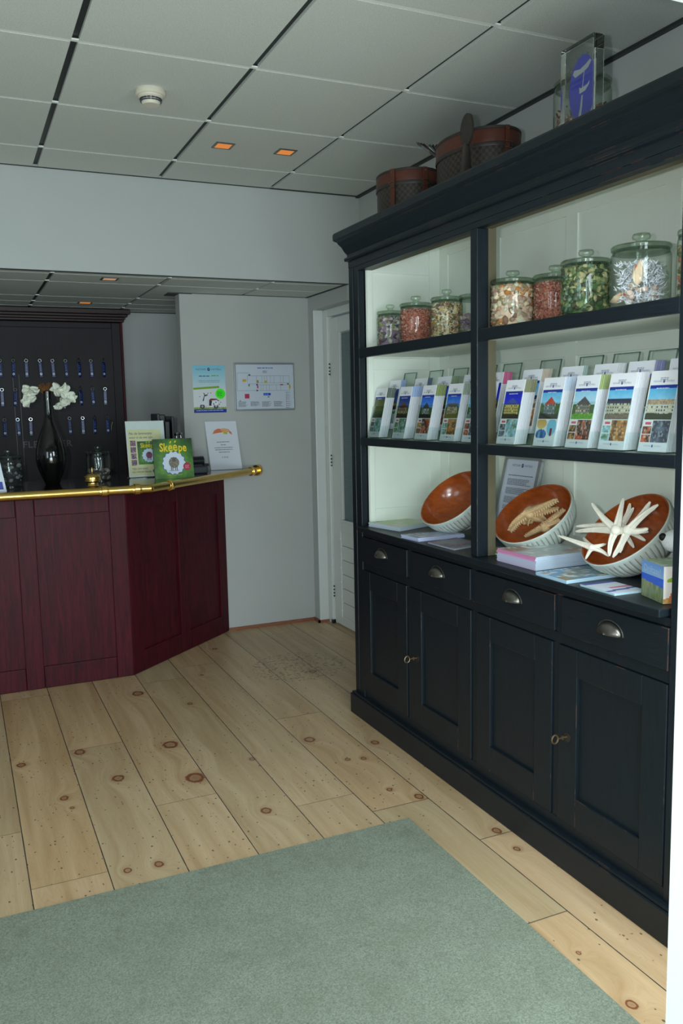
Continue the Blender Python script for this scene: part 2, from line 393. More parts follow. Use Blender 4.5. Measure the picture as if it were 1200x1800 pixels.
def tag(o, label, cat, group=None, kind=None):
    o['label'] = label; o['category'] = cat
    if group: o['group'] = group
    if kind: o['kind'] = kind
    return o
def thing(name, label, cat, loc, group=None):
    o = bpy.data.objects.new(name, None); o.empty_display_size = .05; COL.objects.link(o); o.location = loc
    return tag(o, label, cat, group)
def struct(mb, name, mats, label=None, parent=None, **kw):
    o = mb.build(name, mats, parent, origin=(0, 0, 0), **kw)
    if parent is None: o['kind'] = 'structure'
    if label: o['label'] = label
    return o
def copy_tree(o, parent=None):
    c = o.copy(); COL.objects.link(c); c.parent = parent
    for ch in list(o.children): copy_tree(ch, c)
    return c
def hsh(i, j, k=0):
    x = math.sin(i*127.1+j*311.7+k*74.7)*43758.5453; return x-math.floor(x)
def vn(x, y, k=0):
    i, j = math.floor(x), math.floor(y); a, b = x-i, y-j; a = a*a*(3-2*a); b = b*b*(3-2*b)
    return (hsh(i, j, k)*(1-a)+hsh(i+1, j, k)*a)*(1-b)+(hsh(i, j+1, k)*(1-a)+hsh(i+1, j+1, k)*a)*b
def mixc(a, b, t): t = max(0, min(1, t)); return tuple(a[i]*(1-t)+b[i]*t for i in range(3))

# ------------------------------------------------------------------ the room
XR, Y1, ZC, ZL, YP, YB, XL, YF = 2.163, 4.48, 2.585, 2.10, 5.10, 6.18, -2.6, 1.0
struct(MB().box(XL-.2, 3.0, -2.5, YB+.2, -.05, 0), 'floor', FLOOR, 'wide pale pine floorboards with knots')
def ceil(name, x0, x1, y0, y1, z, xl, yl, extra, label):
    mb = MB(); mb.box(x0, x1, y0, y1, z+.012, z+.03, 1)
    xs = [x0]+xl+[x1]; ys = [y0]+yl+[y1]; g = .012; h = .0095
    for i in range(len(xs)-1):
        for j in range(len(ys)-1):
            mb.box(xs[i]+g, xs[i+1]-g, ys[j]+h, ys[j+1]-h, z, z+.012, 0)
    for y in yl: mb.box(x0, x1, y-.0095, y+.006, z+.001, z+.006, 2)
    for e in extra: mb.box(*e)
    return struct(mb, name, [TILE, DARKGAP, TBAR], label)
ceil('ceiling', XL, XR, YF, Y1, ZC, [.43+.602*k for k in range(-5, 3)], [1.18, 1.775, 2.37, 2.965, 3.56, 4.155],
     [(XR-.020, XR, YF, Y1, ZC-.010, ZC, 1), (XL, XR, Y1-.008, Y1, ZC-.003, ZC, 1), (1.634, XR, Y1-.014, Y1, ZC-.004, ZC, 1)], 'suspended ceiling of square mineral tiles')
ceil('ceiling_reception', XL, 2.6, Y1+.02, YB, ZL, [.49+.592*k for k in range(-5, 1)]+[1.083, 1.66], [4.57, 4.84, 5.44, 5.72, 5.95],
     [(2.075, 2.09, Y1, YP, ZL-.004, ZL, 1), (1.26, 2.09, YP-.006, YP, ZL-.003, ZL, 1), (1.2, 1.34, YP-.004, YP+.12, ZL-.006, ZL, 1), (XL, 2.6, YB-.012, YB, ZL-.004, ZL, 1)], 'lower tiled ceiling over the reception desk')  # dark strip around the poster wall end paints in the gap's shadow
struct(MB().box(XL, 2.5, Y1, Y1+.02, ZL, ZC+.03, 0).box(XL, 2.09, Y1-.002, Y1+.02, ZL-.003, ZL, 1), 'wall_header', [WALLW, DARKGAP], 'plain header wall above the lowered ceiling')
struct(MB().box(1.262, 2.5, YP, YP+.1, 0, ZL), 'wall_poster', WALL, 'grey wall piece with poster and plan')
struct(MB().box(XL, 3.0, YB, YB+.1, 0, ZL+.03), 'wall_back', WALL)
struct(MB().box(2.6, 2.7, YP+.1, YB, 0, ZL+.03), 'wall_recess', WALL)
struct(MB().box(XL-.1, XL, YF-.15, YB, 0, ZC+.03), 'wall_left', WALL)
rw = MB(); rw.box(XR, 2.5, YF-.15, 4.15, 0, ZC+.03).box(XR, 2.5, 4.15, Y1, 2.02, ZC+.03)
rw.box(2.09, 2.5, Y1+.021, 5.02, 2.012, ZL+.03).box(2.09, 2.5, 5.02, YP, 0, ZL+.03)
rw.box(XR-.0006, XR, 2.0515, 2.0585, 2.15, ZC-.004)
struct(rw, 'wall_right', WALLW, 'pale wall behind the black cabinet')
fw = MB(); fw.box(1.045, 1.14, YF-.15, YF, 0, ZC+.03).box(2.08, XR, YF-.15, YF, 0, ZC+.03).box(1.14, 2.08, YF-.15, YF, 2.1, ZC+.03).box(1.14, 2.08, YF-.15, YF, 0, .25).box(-1.05, 1.045, YF-.15, YF, 1.985, ZC+.03).box(-1.3, -1.05, YF-.15, YF, 0, ZC+.03).box(XL, -1.3, YF-.15, YF, 0, .7).box(XL, -1.3, YF-.15, YF, 2.15, ZC+.03).box(XL, -2.5, YF-.15, YF, .7, 2.15)  # openings either side of the doorway are assumed, to let daylight in
struct(fw, 'wall_front', WHITEP, 'white entrance wall with door opening')
wn = struct(MB().box(-2.5, -2.44, YF-.11, YF-.05, .7, 2.15).box(-1.36, -1.3, YF-.11, YF-.05, .7, 2.15).box(-2.44, -1.36, YF-.11, YF-.05, .7, .76).box(-2.44, -1.36, YF-.11, YF-.05, 2.09, 2.15).box(-1.93, -1.87, YF-.11, YF-.05, .76, 2.09), 'window_1', WHITEP, 'white framed side window, assumed and out of view')  # unseen window, put in to bring daylight into the room
sk = MB().box(1.497, 2.092, YP-.012, YP, 0, .02).box(2.078, 2.09, 5.008, YP, 0, .02).box(2.078, 2.185, 5.008, 5.02, 0, .018)
struct(sk, 'baseboard_poster_wall', SKIRT, 'thin reddish wooden skirting strip')
# door behind the cabinet end
dr = MB(); dr.box(2.155, 2.2, 4.955, 5.02, 0, 2.012).box(2.155, 2.2, 4.16, 4.955, 1.965, 2.012).box(2.155, 2.2, 4.13, 4.16, 0, 2.012).box(2.09, 2.155, 5.012, 5.02, 0, 2.012)
door = struct(dr, 'door_1', WHITEP, 'white half glazed door at the end of the cabinet', bevel=.004)
dl = MB(); X0, X1 = 2.172, 2.21
dl.box(X0, X1, 4.845, 4.95, .012, 1.955).box(X0, X1, 4.17, 4.27, .012, 1.955).box(X0, X1, 4.27, 4.845, 1.86, 1.955).box(X0, X1, 4.27, 4.845, .62, .70).box(X0, X1, 4.27, 4.845, .012, .07)
for k in range(6):
    z = .07+.0925*k; dl.box(X0+.006, X1-.005, 4.27, 4.845, z, z+.088)
dl.box(X0-.004, X0+.012, 4.80, 4.845, .70, 1.86).box(X0-.004, X0+.012, 4.27, 4.845, .68, .70)
struct(dl, 'door_leaf', WHITEP, None, door, bevel=.003)
for k in range(6): MB().blob((X0+.002, 4.846, .107+.0925*k), (.006, .006, .008), 8).build('corner_glint', TBAR, door, True)  # white blobs modelled as the highlights on the board corners
struct(MB().box(X0+.012, X0+.02, 4.27, 4.80, .70, 1.855), 'door_glass', PANE, 'reeded frosted grey glass', door)
for z in (1.64, 1.065, .215):
    h = MB(); h.tube([(2.168, 4.958, z-.045), (2.168, 4.958, z+.045)], .006, 10); h.tube([(2.168, 4.958, z+.045), (2.168, 4.958, z+.052)], .004, 8)
    for q in (-.03, -.01, .012, .034): h.box(2.162, 2.17, 4.945, 4.952, z+q-.004, z+q+.004, 1)
    h.build('hinge', [WHITEP, PLASTB], door, True)
MB().box(2.15, 2.175, 4.945, 4.97, .002, .028).build('door_stop', PLASTB, door, bevel=.003)
rugo = MB().box(-1.1, 1.315, YF+.02, 2.412, .0005, .007).build('entrance_mat', RUGM, bevel=.002)
tag(rugo, 'large grey-green entrance mat on the pine floorboards', 'mat')

# ------------------------------------------------------------------ ceiling fittings
sd = thing('smoke_detector', 'round off-white smoke detector on the ceiling above the desk', 'smoke detector', (.742, 3.30, ZC))
MB().lathe([(.054, 0), (.056, -.004), (.056, -.016), (.051, -.021)], (.742, 3.30, ZC), 40).build('base', PLWHITE, sd, True)
MB().lathe([(.047, -.02), (.046, -.026), (.036, -.033), (.034, -.046), (.03, -.052), (.005, -.053)], (.742, 3.30, ZC), 40).build('sensor_cap', PLWHITE, sd, True)
s = MB()
for k in range(16):
    a = 2*PI*k/16
    for zz, rr in ((-.0335, .0385), (-.040, .0365)):
        c = V(.742+rr*math.cos(a), 3.30+rr*math.sin(a), ZC+zz); t_ = V(-math.sin(a), math.cos(a), 0)*.0062; n_ = V(math.cos(a), math.sin(a), 0)*.0025
        s.hexa([c-t_-n_+V(0, 0, -.0018), c+t_-n_+V(0, 0, -.0018), c+t_+n_+V(0, 0, -.0018), c-t_+n_+V(0, 0, -.0018), c-t_-n_+V(0, 0, .0018), c+t_-n_+V(0, 0, .0018), c+t_+n_+V(0, 0, .0018), c-t_+n_+V(0, 0, .0018)])
s.build('vent_slots', PLASTG, sd)
def spot(x, y, z, label, mat_, on):
    t = thing('recessed_spotlight', label, 'ceiling spotlight', (x, y, z), 'square recessed ceiling spotlights')
    f = MB(); o, i_ = .044, .033
    for a in ((-o, o, -o, -i_), (-o, o, i_, o), (-o, -i_, -i_, i_), (i_, o, -i_, i_)): f.box(x+a[0], x+a[1], y+a[2], y+a[3], z-.004, z+.0)
    f.build('frame', PEWTER, t, bevel=.001)
    q = MB(); q.hexa([(x-i_, y-i_, z-.0035), (x+i_, y-i_, z-.0035), (x+i_, y+i_, z-.0035), (x-i_, y+i_, z-.0035), (x-i_, y-i_, z-.001), (x+i_, y-i_, z-.001), (x+i_, y+i_, z-.001), (x-i_, y+i_, z-.001)])
    q.build('reflector', mat_, t)
    MB().lathe([(.018, -.0036), (.015, -.0052), (.004, -.006)], (x, y, z), 20).build('bulb', mat_, t, True)
spot(1.182, 3.842, ZC, 'left one of the two orange-glowing square spotlights in the upper ceiling', WARM, 1)
spot(1.478, 3.834, ZC, 'right one of the two orange-glowing square spotlights in the upper ceiling', WARM, 1)
spot(.788, 4.665, ZL, 'square spotlight in the low reception ceiling, nearest the header wall', WARMW, 0)
spot(.802, 5.70, ZL, 'orange square spotlight in the low reception ceiling just before the key board', WARM, 1)

# ------------------------------------------------------------------ reception counter
def seg(A, B):
    A, B = V(*A, 0), V(*B, 0); d = (B-A); L = d.length; d.normalize(); n = V(-d.y, d.x, 0)    # n points inward
    return (lambda s_, dd, z: A+d*s_+n*dd+V(0, 0, z)), L
def fbox(mb, P, s0, s1, d0, d1, z0, z1, m=0):
    mb.hexa([P(s0, d0, z0), P(s1, d0, z0), P(s1, d1, z0), P(s0, d1, z0), P(s0, d0, z1), P(s1, d0, z1), P(s1, d1, z1), P(s0, d1, z1)], m)
ct = thing('reception_counter', 'dark red mahogany panelled reception counter with angled end', 'reception desk', (0, 4.6, 0))
def panel_run(P, L, pans, z0, z1, tag_):
    mb = MB(); cur = 0
    for a, b in pans+[(L, L)]:
        if a > cur: fbox(mb, P, cur+.0006, a-.0006, 0, .03, .002, .992)
        cur = b
    for a, b in pans:
        fbox(mb, P, a, b, 0, .03, .002, z0); fbox(mb, P, a, b, 0, .03, z1, .992)
    mb.build('panel_frame', MAHO, ct, bevel=.0035)
    for a, b in pans:
        q = MB(); fbox(q, P, a-.002, b+.002, .011, .024, z0-.002, z1+.002); q.build('recessed_panel', MAHO, ct)
P1, L1 = seg((-1.2, 4.46), (.776, 4.46))
panel_run(P1, L1, [(1.2+.325-.454*k, 1.2+.69-.454*k) for k in (3, 2, 1, 0)], .115, .89, 'a')
P2, L2 = seg((.776, 4.46), (1.497, 5.098))
panel_run(P2, L2, [(.10, .455), (.535, .885)], .115, .89, 'b')
MB().prism([(-1.2, 4.485), (.77, 4.485), (1.45, 5.09), (1.28, 5.09), (1.2, 5.15), (.98, 5.15), (.62, 4.85), (-1.2, 4.85)], .0, .992).build('carcass', MAHOD, ct)
MB().prism([(-1.2, 4.258), (.853, 4.258), (1.69, 5.095), (1.258, 5.095), (1.258, 5.19), (.95, 5.19), (.6, 4.9), (-1.2, 4.9)], .993, 1.035).build('counter_top', MAHOT, ct, bevel=.004)
rail = MB(); rail.tube([(-1.25, 4.236, 1.018), (.862, 4.236, 1.018)], .0205, 20); rail.tube([(.862, 4.236, 1.018), (1.715, 5.089, 1.018)], .0205, 20); rail.blob((.862, 4.236, 1.018), (.0205, .0205, .0205), 20)
ro = rail.build('brass_rail', BRASS, ct, True)
def collar(x, y, dx, dy):
    d = V(dx, dy, 0).normalized(); c = V(x, y, 1.018)
    MB().tube([c-d*.022, c-d*.014, c-d*.012, c+d*.012, c+d*.014, c+d*.022], [.0225, .0235, .028, .028, .0235, .0225], 20).build('collar', BRASS, ro, True)
for a in ((.635, 4.236, 1, 0), (-.3, 4.236, 1, 0), (.795, 4.236, 1, 0), (.99, 4.364, 1, 1), (1.655, 5.029, 1, 1)): collar(*a)
MB().tube([(1.70, 5.075, 1.018), (1.717, 5.091, 1.018)], [.034, .036], 24).build('wall_flange', BRASS, ro, True)

# ------------------------------------------------------------------ key board on the back wall
YK = 6.05
kb = thing('key_board', 'tall dark mahogany key board with moulded cornice behind the counter', 'key rack', (.3, 6.1, .9))
MB().box(-1.2, 1.015, YK, YK+.03, .2, 2.0).box(.3615-.0012, .3615+.0012, YK-.0005, YK, .9, 1.72, 1).box(.398, .4004, YK-.0005, YK, .9, 1.66, 1).build('back_board', [MAHOD, PLASTB], kb)
MB().box(1.015, 1.078, YK-.012, YK+.12, .2, 2.01).box(-1.2, 1.015, YK-.012, YK, 2.0-.03, 2.01).build('side_stile', MAHOD, kb, bevel=.004)
MB().box(1.07, 1.086, YK-.03, YK+.12, .2, 2.012).build('edge_moulding', MAHO, kb, bevel=.004)
cn = MB()
for z0, z1, p in ((2.012, 2.028, .012), (2.028, 2.045, .02), (2.045, 2.062, .034), (2.062, 2.094, .05)):
    cn.box(-1.2, 1.086+p, YK-.03-p, YK+.12, z0, z1)
cn.build('cornice', wood('dark_cornice_mahogany', (26, 11, 14), (52, 22, 27), .45, (1.2, 14, 14), .08), kb, bevel=.004)
tx = MB(); tx.text('FLETCHER', .062, (.395, YK-.0006, 1.175), (1, 0, 0), (0, 0, 1), c=(62, 56, 64), align='LEFT', sx=1.12); tx.build('lettering', PRINT, kb)
cols = [.288, .370, .450, .536, .616, .700, .786, .866, .950]
ordn = ['first', 'second', 'third', 'fourth', 'fifth', 'sixth', 'seventh', 'eighth', 'ninth']
k0 = None
rows = [(1.735, range(9), 'top'), (1.545, (0, 1, 2, 5, 6, 7, 8), 'middle'), (1.348, (0, 1, 2, 5, 6, 7, 8), 'bottom')]
for z, idx, rn in rows:
    for c_ in idx:
        nm = 'key fob in the %s row, %s column from the left' % (rn, ordn[c_])
        x = cols[c_]+(.004 if rn == 'bottom' else 0); y = YK-.014
        if k0 is None:
            k0 = thing('key_fob', '', 'key fob', (x, y, z), 'blue key fobs on the key board')
            MB().tube([(x, YK-.002, z+.034), (x, y-.004, z+.03), (x, y-.006, z+.036)], .0018, 6).build('hook', CHROME, k0, True)
            MB().tube([(x+.010*math.cos(a), y, z+.016+.010*math.sin(a)) for a in [2*PI*i/14 for i in range(14)]], .0016, 6, closed=True).build('ring', CHROME, k0, True)
            MB().box(x-.0115, x+.0115, y-.003, y+.003, z-.094, z+.004).build('tag', KEYBLUE, k0, bevel=.0025)
            mk = MB(); mk.disc((x, y-.0032, z-.072), (1, 0, 0), (0, 0, 1), .0075, c=(214, 226, 240)); mk.disc((x, y-.0033, z-.072), (1, 0, 0), (0, 0, 1), .0032, c=(60, 90, 170))
            for q in range(4): mk.poly([(-.004, 0), (.004-.002*(q % 2), 0), (.004-.002*(q % 2), .003), (-.004, .003)], (x, y-.0031, z-.05+.011*q), (1, 0, 0), (0, 0, 1), c=(120, 146, 200))
            mk.build('fob_print', PRINT, k0)
            o = k0
        else:
            o = copy_tree(k0); o.location = (x, y, z)
        o.rotation_euler = (0, R(rnd.uniform(-3, 3)), R(rnd.uniform(-25, 25)))
        o['label'] = 'blue '+nm
# the one key with a bright metal key beside its fob
ky = MB(); ky.tube([(.976, YK-.018, 1.345), (.99, YK-.02, 1.33), (.982, YK-.02, 1.31), (.978, YK-.02, 1.275)], [.004, .006, .005, .003], 8)
ky.build('loose_key', CHROME, None, True); tag(bpy.data.objects['loose_key'], 'small bright metal key hanging beside the rightmost fob of the bottom row', 'key')

# ------------------------------------------------------------------ the black cabinet
XF = 1.60; YA, YZ = 1.455, 3.428; CB = 2.14
cab = thing('display_cabinet', 'tall black painted wooden display cabinet with cream interior and worn edges', 'cabinet', (1.86, 2.44, 0))
f = MB()
f.box(XF, XF+.03, 3.335, YZ, .10, 1.9995).box(XF, XF+.03, YA, 1.553, .10, 1.9995)                      # end stiles
f.box(XF, XF+.03, 1.553, 3.335, 1.978, 1.9995)                                                       # top rail
f.box(XF+.004, XF+.03, 1.553, 3.335, .835, .858).box(XF+.004, XF+.03, 1.553, 3.335, .687, .720).box(XF+.004, XF+.03, 1.553, 3.335, .098, .137)
for y0, y1 in ((2.895, 2.92), (2.436, 2.461), (1.974, 2.0)): f.box(XF+.004, XF+.03, y0, y1, .72, .835)
for y0, y1 in ((2.918, 2.93), (2.43, 2.461), (1.985, 2.013)): f.box(XF+.004, XF+.03, y0, y1, .137, .687)
f.build('face_frame', BLACK, cab, bevel=.002)
sd_ = MB(); sd_.box(XF+.03, CB, YZ-.03, YZ-.004, .02, 1.9995).box(XF+.03, CB, YA+.004, YA+.03, .02, 1.9995).box(CB-.02, CB, YA+.03, YZ-.03, .02, 1.9995)
sd_.box(XF-.003, XF+.006, YZ-.045, YZ-.04, .12, 2.0)
sd_.build('carcass', BLACK, cab, bevel=.002)
st = MB(); st.box(XF-.0025, XF+.043, 2.421, 2.461, .882, 1.9775); st.build('centre_post', BLACK, cab, bevel=.0025)
MB().box(XF+.0435, XF+.076, 2.425, 2.457, .882, 1.99).box(XF+.031, XF+.06, 1.566, 3.32, 1.979, 1.992).build('bare_wood_backing', simple('bare_tan_frame_wood', (92, 86, 66), .6, var=.1), cab)
lin_ = MB()
lin_.box(XF+.0345, 2.0, 3.325, 3.335, .882, 2.13).box(XF+.0345, 2.0, 1.553, 1.563, .882, 2.13).box(2.0, 2.012, 1.553, 3.335, .882, 2.13).box(XF+.036, 2.012, 1.553, 3.335, 2.1305, 2.1345)
for y0, y1 in ((3.25, 3.325), (2.40, 2.461), (2.86, 2.925), (1.94, 2.005), (1.563, 1.62)): lin_.box(1.993, 2.0, y0, y1, .882, 2.13)
for z0, z1 in ((2.05, 2.13), (.882, .93), (1.565, 1.61), (1.2, 1.235)): lin_.box(1.9935, 2.0, 1.563, 3.325, z0, z1)
# framed end panel
lin_.box(XF+.036, 1.66, 3.318, 3.325, .882, 2.13).box(1.94, 1.993, 3.318, 3.325, .882, 2.13)
for z0, z1 in ((1.97, 2.13), (.882, .955), (1.56, 1.61), (1.65, 1.68)): lin_.box(1.6605, 1.9395, 3.3185, 3.325, z0, z1)
lin_.build('interior_lining', CREAM, cab, bevel=.0015)
for z0, z1, nm in ((1.612, 1.651, 'upper'), (1.236, 1.269, 'lower')):
    sh = MB().box(XF+.02, 1.993, 1.563, 3.318, z0+.004, z1-.001).build('shelf', CREAM, cab)
    MB().box(XF, XF+.02, 1.553, 3.335, z0, z1).build('front_rail', BLACKH, sh, bevel=.002)
MB().box(1.574, 2.012, 1.566, 3.334, .86, .881).build('worktop', BLACKH, cab, bevel=.0025)
pl = MB(); pl.box(1.577, CB, YA-.01, YZ+.014, .0, .092).box(1.583, CB, YA-.004, YZ+.008, .092, .102).build('plinth', BLACKH, cab, bevel=.003)
# cornice: stacked mouldings on front and both ends
co = MB(); prof = [(0, 2.0), (.0005, 2.028), (.012, 2.031), (.014, 2.038), (.012, 2.045), (.004, 2.047), (.004, 2.058), (.012, 2.07), (.022, 2.092), (.034, 2.108), (.036, 2.114), (.044, 2.118), (.05, 2.124), (.05, 2.146), (.046, 2.153), (-.02, 2.153)]
rs = []
for p, z in prof: rs.append([V(XF-p, YZ+p, z), V(CB, YZ+p, z), V(CB, YA-p, z), V(XF-p, YA-p, z)])
q = .034
for z in (2.135, 2.0): rs.append([V(XF+q, YZ-q, z), V(CB-q, YZ-q, z), V(CB-q, YA+q, z), V(XF+q, YA+q, z)])
rs.insert(16, [V(XF+.02, YZ-.02, 2.153), V(CB-.02, YZ-.02, 2.153), V(CB-.02, YA+.02, 2.153), V(XF+.02, YA+.02, 2.153)])
co.rings(rs, 0, False, closed=True); co.box(XF+.0, CB-.01, YA, YZ, 2.136, 2.152); co.build('cornice', BLACKH, cab)
handles = {(2.92, 3.335): 3.14, (2.461, 2.895): 2.685, (2.0, 2.436): 2.215, (1.553, 1.974): 1.763}
def cup(parent, y, z):
    mb = MB(); rs = []; n = 14; x0 = XF-.004
    for i in range(7):
        a = PI/2*i/6
        ring = []
        for k in range(n+1):
            t = PI*k/n; ry, rz, rx = .047*math.cos(a)**.6 if i < 6 else .003, .033, .026
            ry = .047*math.cos(a); rr = .033*math.cos(a)
            ring.append(V(x0-.026*math.sin(a), y+ry*math.cos(t), z-.012+rr*math.sin(t)))
        rs.append(ring)
    b = len(mb.v)
    for r_ in rs: mb.v += r_
    for i in range(6):
        for k in range(n): q = b+i*(n+1)+k; mb.f.append((q, q+n+1, q+n+2, q+1)); mb.mi.append(0); mb.c.append((1, 1, 1))
    o = mb.build('cup_pull', PEWTER, parent, True)
    s_ = o.modifiers.new('solid', 'SOLIDIFY'); s_.thickness = .0018
    MB().tube([(x0, y+.05*math.cos(t), z-.012+.036*math.sin(t)) for t in [PI*k/16 for k in range(17)]], .0022, 6).build('pull_rim', PEWTER, o, True)
for (y0, y1), yh in handles.items():
    o = MB().box(XF-.004, XF+.02, y0+.002, y1-.002, .722, .833).build('drawer', BLACKH, cab, bevel=.002)
    cup(o, yh, .783)
for (y0, y1), (p0, p1), key in (((2.93, 3.335), (3.012, 3.262), None), ((2.461, 2.918), (2.549, 2.813), 2.845), ((2.013, 2.43), (2.10, 2.344), None), ((1.555, 1.985), (1.642, 1.90), 1.938)):
    d = MB(); a, b = XF-.002, XF+.018; z0, z1, q0, q1 = .139, .685, .231, .604; y0 += .0015; y1 -= .0015
    d.box(a, b, y0, p0, z0, z1).box(a, b, p1, y1, z0, z1).box(a, b, p0, p1, z0, q0).box(a, b, p0, p1, q1, z1)
    do = d.build('cabinet_door', BLACK, cab, bevel=.0022)
    MB().box(XF+.009, XF+.014, p0-.003, p1+.003, q0-.003, q1+.003).build('door_panel', BLACK, do)
    if key:
        MB().lathe([(.001, 0), (.014, 0), (.014, .0025), (.001, .003)], (a, key, .41), 16, axis=(-1, 0, 0)).build('escutcheon', LEATHD, do, True)
        k = MB(); k.tube([(a, key, .412), (a-.035, key, .412)], .0028, 8)
        k.tube([(a-.046+.011*math.cos(t), key+.0, .412+.013*math.sin(t)) for t in [2*PI*i/16 for i in range(16)]], .0028, 8, closed=True)
        k.box(a-.02, a-.015, key-.003, key+.003, .406, .418)
        k.build('door_key', OLDBR, do, True)

# ------------------------------------------------------------------ printed things: shared drawing helpers
U3 = V(0, -1, 0)                       # reading direction on a face that looks towards -X
def logo(mb, o, u, v, w_, c=(110, 124, 150), disc=(24, 40, 120)):
    o = Vector(o); u = Vector(u).normalized(); v = Vector(v).normalized(); s = w_*.085
    mb.text('FLETCHER', s, o-u*(w_*.10), u, v, c=c, align='RIGHT', sx=1.0)
    mb.text('HOTELS', s, o+u*(w_*.10), u, v, c=c, align='LEFT', sx=1.25)
    mb.disc(o+v*(s*.35), u, v, w_*.05, c=disc, n=16, ry=w_*.062); mb.text('F', w_*.085, o+v*(s*.02), u, v, c=(235, 240, 250), off=.0006, shear=.3)
def greek(mb, o, u, v, w_, y, h, n, c=(120, 122, 128), seed=1, gap=1.8, align=0.):
    r = random.Random(seed); o = Vector(o); u = Vector(u).normalized(); v = Vector(v).normalized(); mb.col = True
    for k in range(n):
        L = w_*r.uniform(.7, 1); x = -w_/2 if not align else -L/2; end = x+L
        while x < end-.0005:
            q = min(end-x, h*r.uniform(1.5, 5)); p = o+u*x+v*(y-k*h*gap); nn = u.cross(v)*.0004
            mb.face([p+nn, p+u*q+nn, p+u*q+v*h+nn, p+v*h+nn], 0, lin(c)); x += q+h*.7
SKYS = {'blue': ((30, 90, 210), (130, 190, 240)), 'deep': ((20, 30, 190), (70, 90, 230)), 'navy': ((20, 50, 120), (90, 140, 200)), 'pale': ((140, 200, 230), (215, 232, 240)), 'cyan': ((90, 180, 225), (190, 225, 240)), 'green': ((60, 74, 24), (130, 134, 40))}
def house(kind, u, v, seed):
    a, b = SKYS[kind[0]]; n = vn(u*9, v*9, seed); n2 = vn(u*30, v*30, seed+3)
    sky = mixc(b, a, v*1.2-.3+.2*n)
    w_, roofc, wallc, ground = kind[1:5]
    hgt = .30+.25*hsh(seed, 1); x0, x1 = .5-w_/2, .5+w_/2
    if v < .16+.05*n: return mixc(ground, (40, 50, 30), n2*.4)
    roof_top = hgt+.30*(1-abs(u-.5)/(w_/2+.02)) if kind[5] == 'gable' else hgt+.16
    if x0 < u < x1:
        if v < hgt:
            wx = (u*11) % 1; wy = (v*9) % 1
            if .25 < wx < .7 and .25 < wy < .75: return mixc((50, 60, 76), (240, 230, 180), 1 if hsh(int(u*11), int(v*9), seed) > .7 else 0)
            return mixc(wallc, (120, 110, 100), n2*.3)
        if v < roof_top: return mixc(roofc, (30, 30, 36), n2*.4)
    elif v < hgt*.9+.12*n: return mixc((44, 70, 34), (100, 130, 60), n2)
    return sky
def photo2(seed, u, v, cols):
    n = vn(u*6+seed, v*6, seed); n2 = vn(u*17, v*17, seed+5)
    c = mixc(cols[0], cols[1], n*1.6-.3); return mixc(c, cols[2], max(0, n2*1.8-.9))
P2C = [((200, 90, 60), (60, 40, 36), (240, 220, 200)), ((110, 120, 140), (60, 64, 80), (210, 215, 225)), ((60, 120, 60), (150, 170, 190), (230, 235, 225)), ((190, 130, 70), (90, 60, 40), (235, 215, 170)), ((150, 200, 225), (90, 130, 100), (240, 245, 250))]
def brochure_art(kind, seed, rounded=False):
    def fn(u, v):
        if v > .82: return (236, 239, 246)
        if .785 < v <= .82: return (28, 52, 150) if .05 < u < .97 else (232, 236, 242)
        if v < .115: return (224, 230, 238)
        if u < .04 or u > .985: return (228, 233, 240)
        if v > .40: return house(kind, u, (v-.40)/.385, seed)
        if v > .385: return (236, 238, 242)
        if rounded:
            if ((u-.26)/.24)**2+((v-.33)/.08)**2 < 1: return mixc((240, 214, 140), (190, 130, 60), v*3-.6)
            if ((u-.3)/.26)**2+((v-.17)/.075)**2 < 1: return photo2(seed, u, v, ((60, 110, 190), (110, 170, 225), (40, 60, 90)))
            if ((u-.76)/.22)**2+((v-.28)/.13)**2 < 1: return (130, 200, 230) if not (.70 < u < .82 and v < .26) else (120, 40, 80)
            return (226, 233, 240)
        if u < .36:
            if v > .31: return (240, 240, 244) if not (.1 < u < .32 and .335 < v < .365) else (224, 90, 120)
            return photo2(seed, u*2, v*3, P2C[seed % 5]) if not .205 < v < .217 else (235, 238, 242)
        if u < .385: return (236, 238, 242)
        return photo2(seed+9, u*1.3, v*2.4, P2C[(seed*3+1) % 5])
    return fn
KINDS = {
 'olive': (('green', .0, (60, 60, 30), (120, 110, 40), (60, 70, 20), 'flat'), (72, 92, 74), 'olive field'),
 'dune': (('navy', .75, (110, 70, 44), (150, 120, 90), (60, 50, 44), 'gable'), (150, 176, 222), 'brown-roofed house'),
 'church': (('blue', .5, (70, 74, 84), (150, 160, 170), (34, 36, 34), 'gable'), (122, 140, 60), 'dark gabled building'),
 'tower': (('blue', .7, (110, 110, 104), (176, 160, 130), (130, 124, 40), 'flat'), (150, 168, 150), 'tall beige block'),
 'sea': (('cyan', .6, (90, 120, 150), (210, 220, 230), (130, 160, 170), 'flat'), (196, 204, 214), 'pale teal sky'),
 'night': (('deep', .8, (70, 90, 190), (230, 200, 110), (60, 44, 26), 'gable'), (120, 122, 84), 'floodlit house'),
 'modern': (('cyan', .55, (226, 84, 60), (120, 140, 150), (60, 60, 56), 'gable'), (190, 206, 226), 'red pointed roof'),
 'villa': (('pale', .62, (100, 96, 96), (150, 140, 130), (120, 200, 50), 'gable'), (150, 172, 96), 'villa on green lawn'),
 'manor': (('cyan', .95, (62, 66, 96), (214, 208, 190), (150, 130, 116), 'flat'), (232, 234, 240), 'blue-roofed house'),
 'kurhaus': (('cyan', .95, (224, 190, 160), (228, 224, 214), (80, 76, 60), 'flat'), (224, 226, 222), 'ornate white facade'),
}
SH = .045/.205           # backward lean of everything in the holders
def lean(x, y, z, z0): return V(x+(z-z0)*SH, y, z)
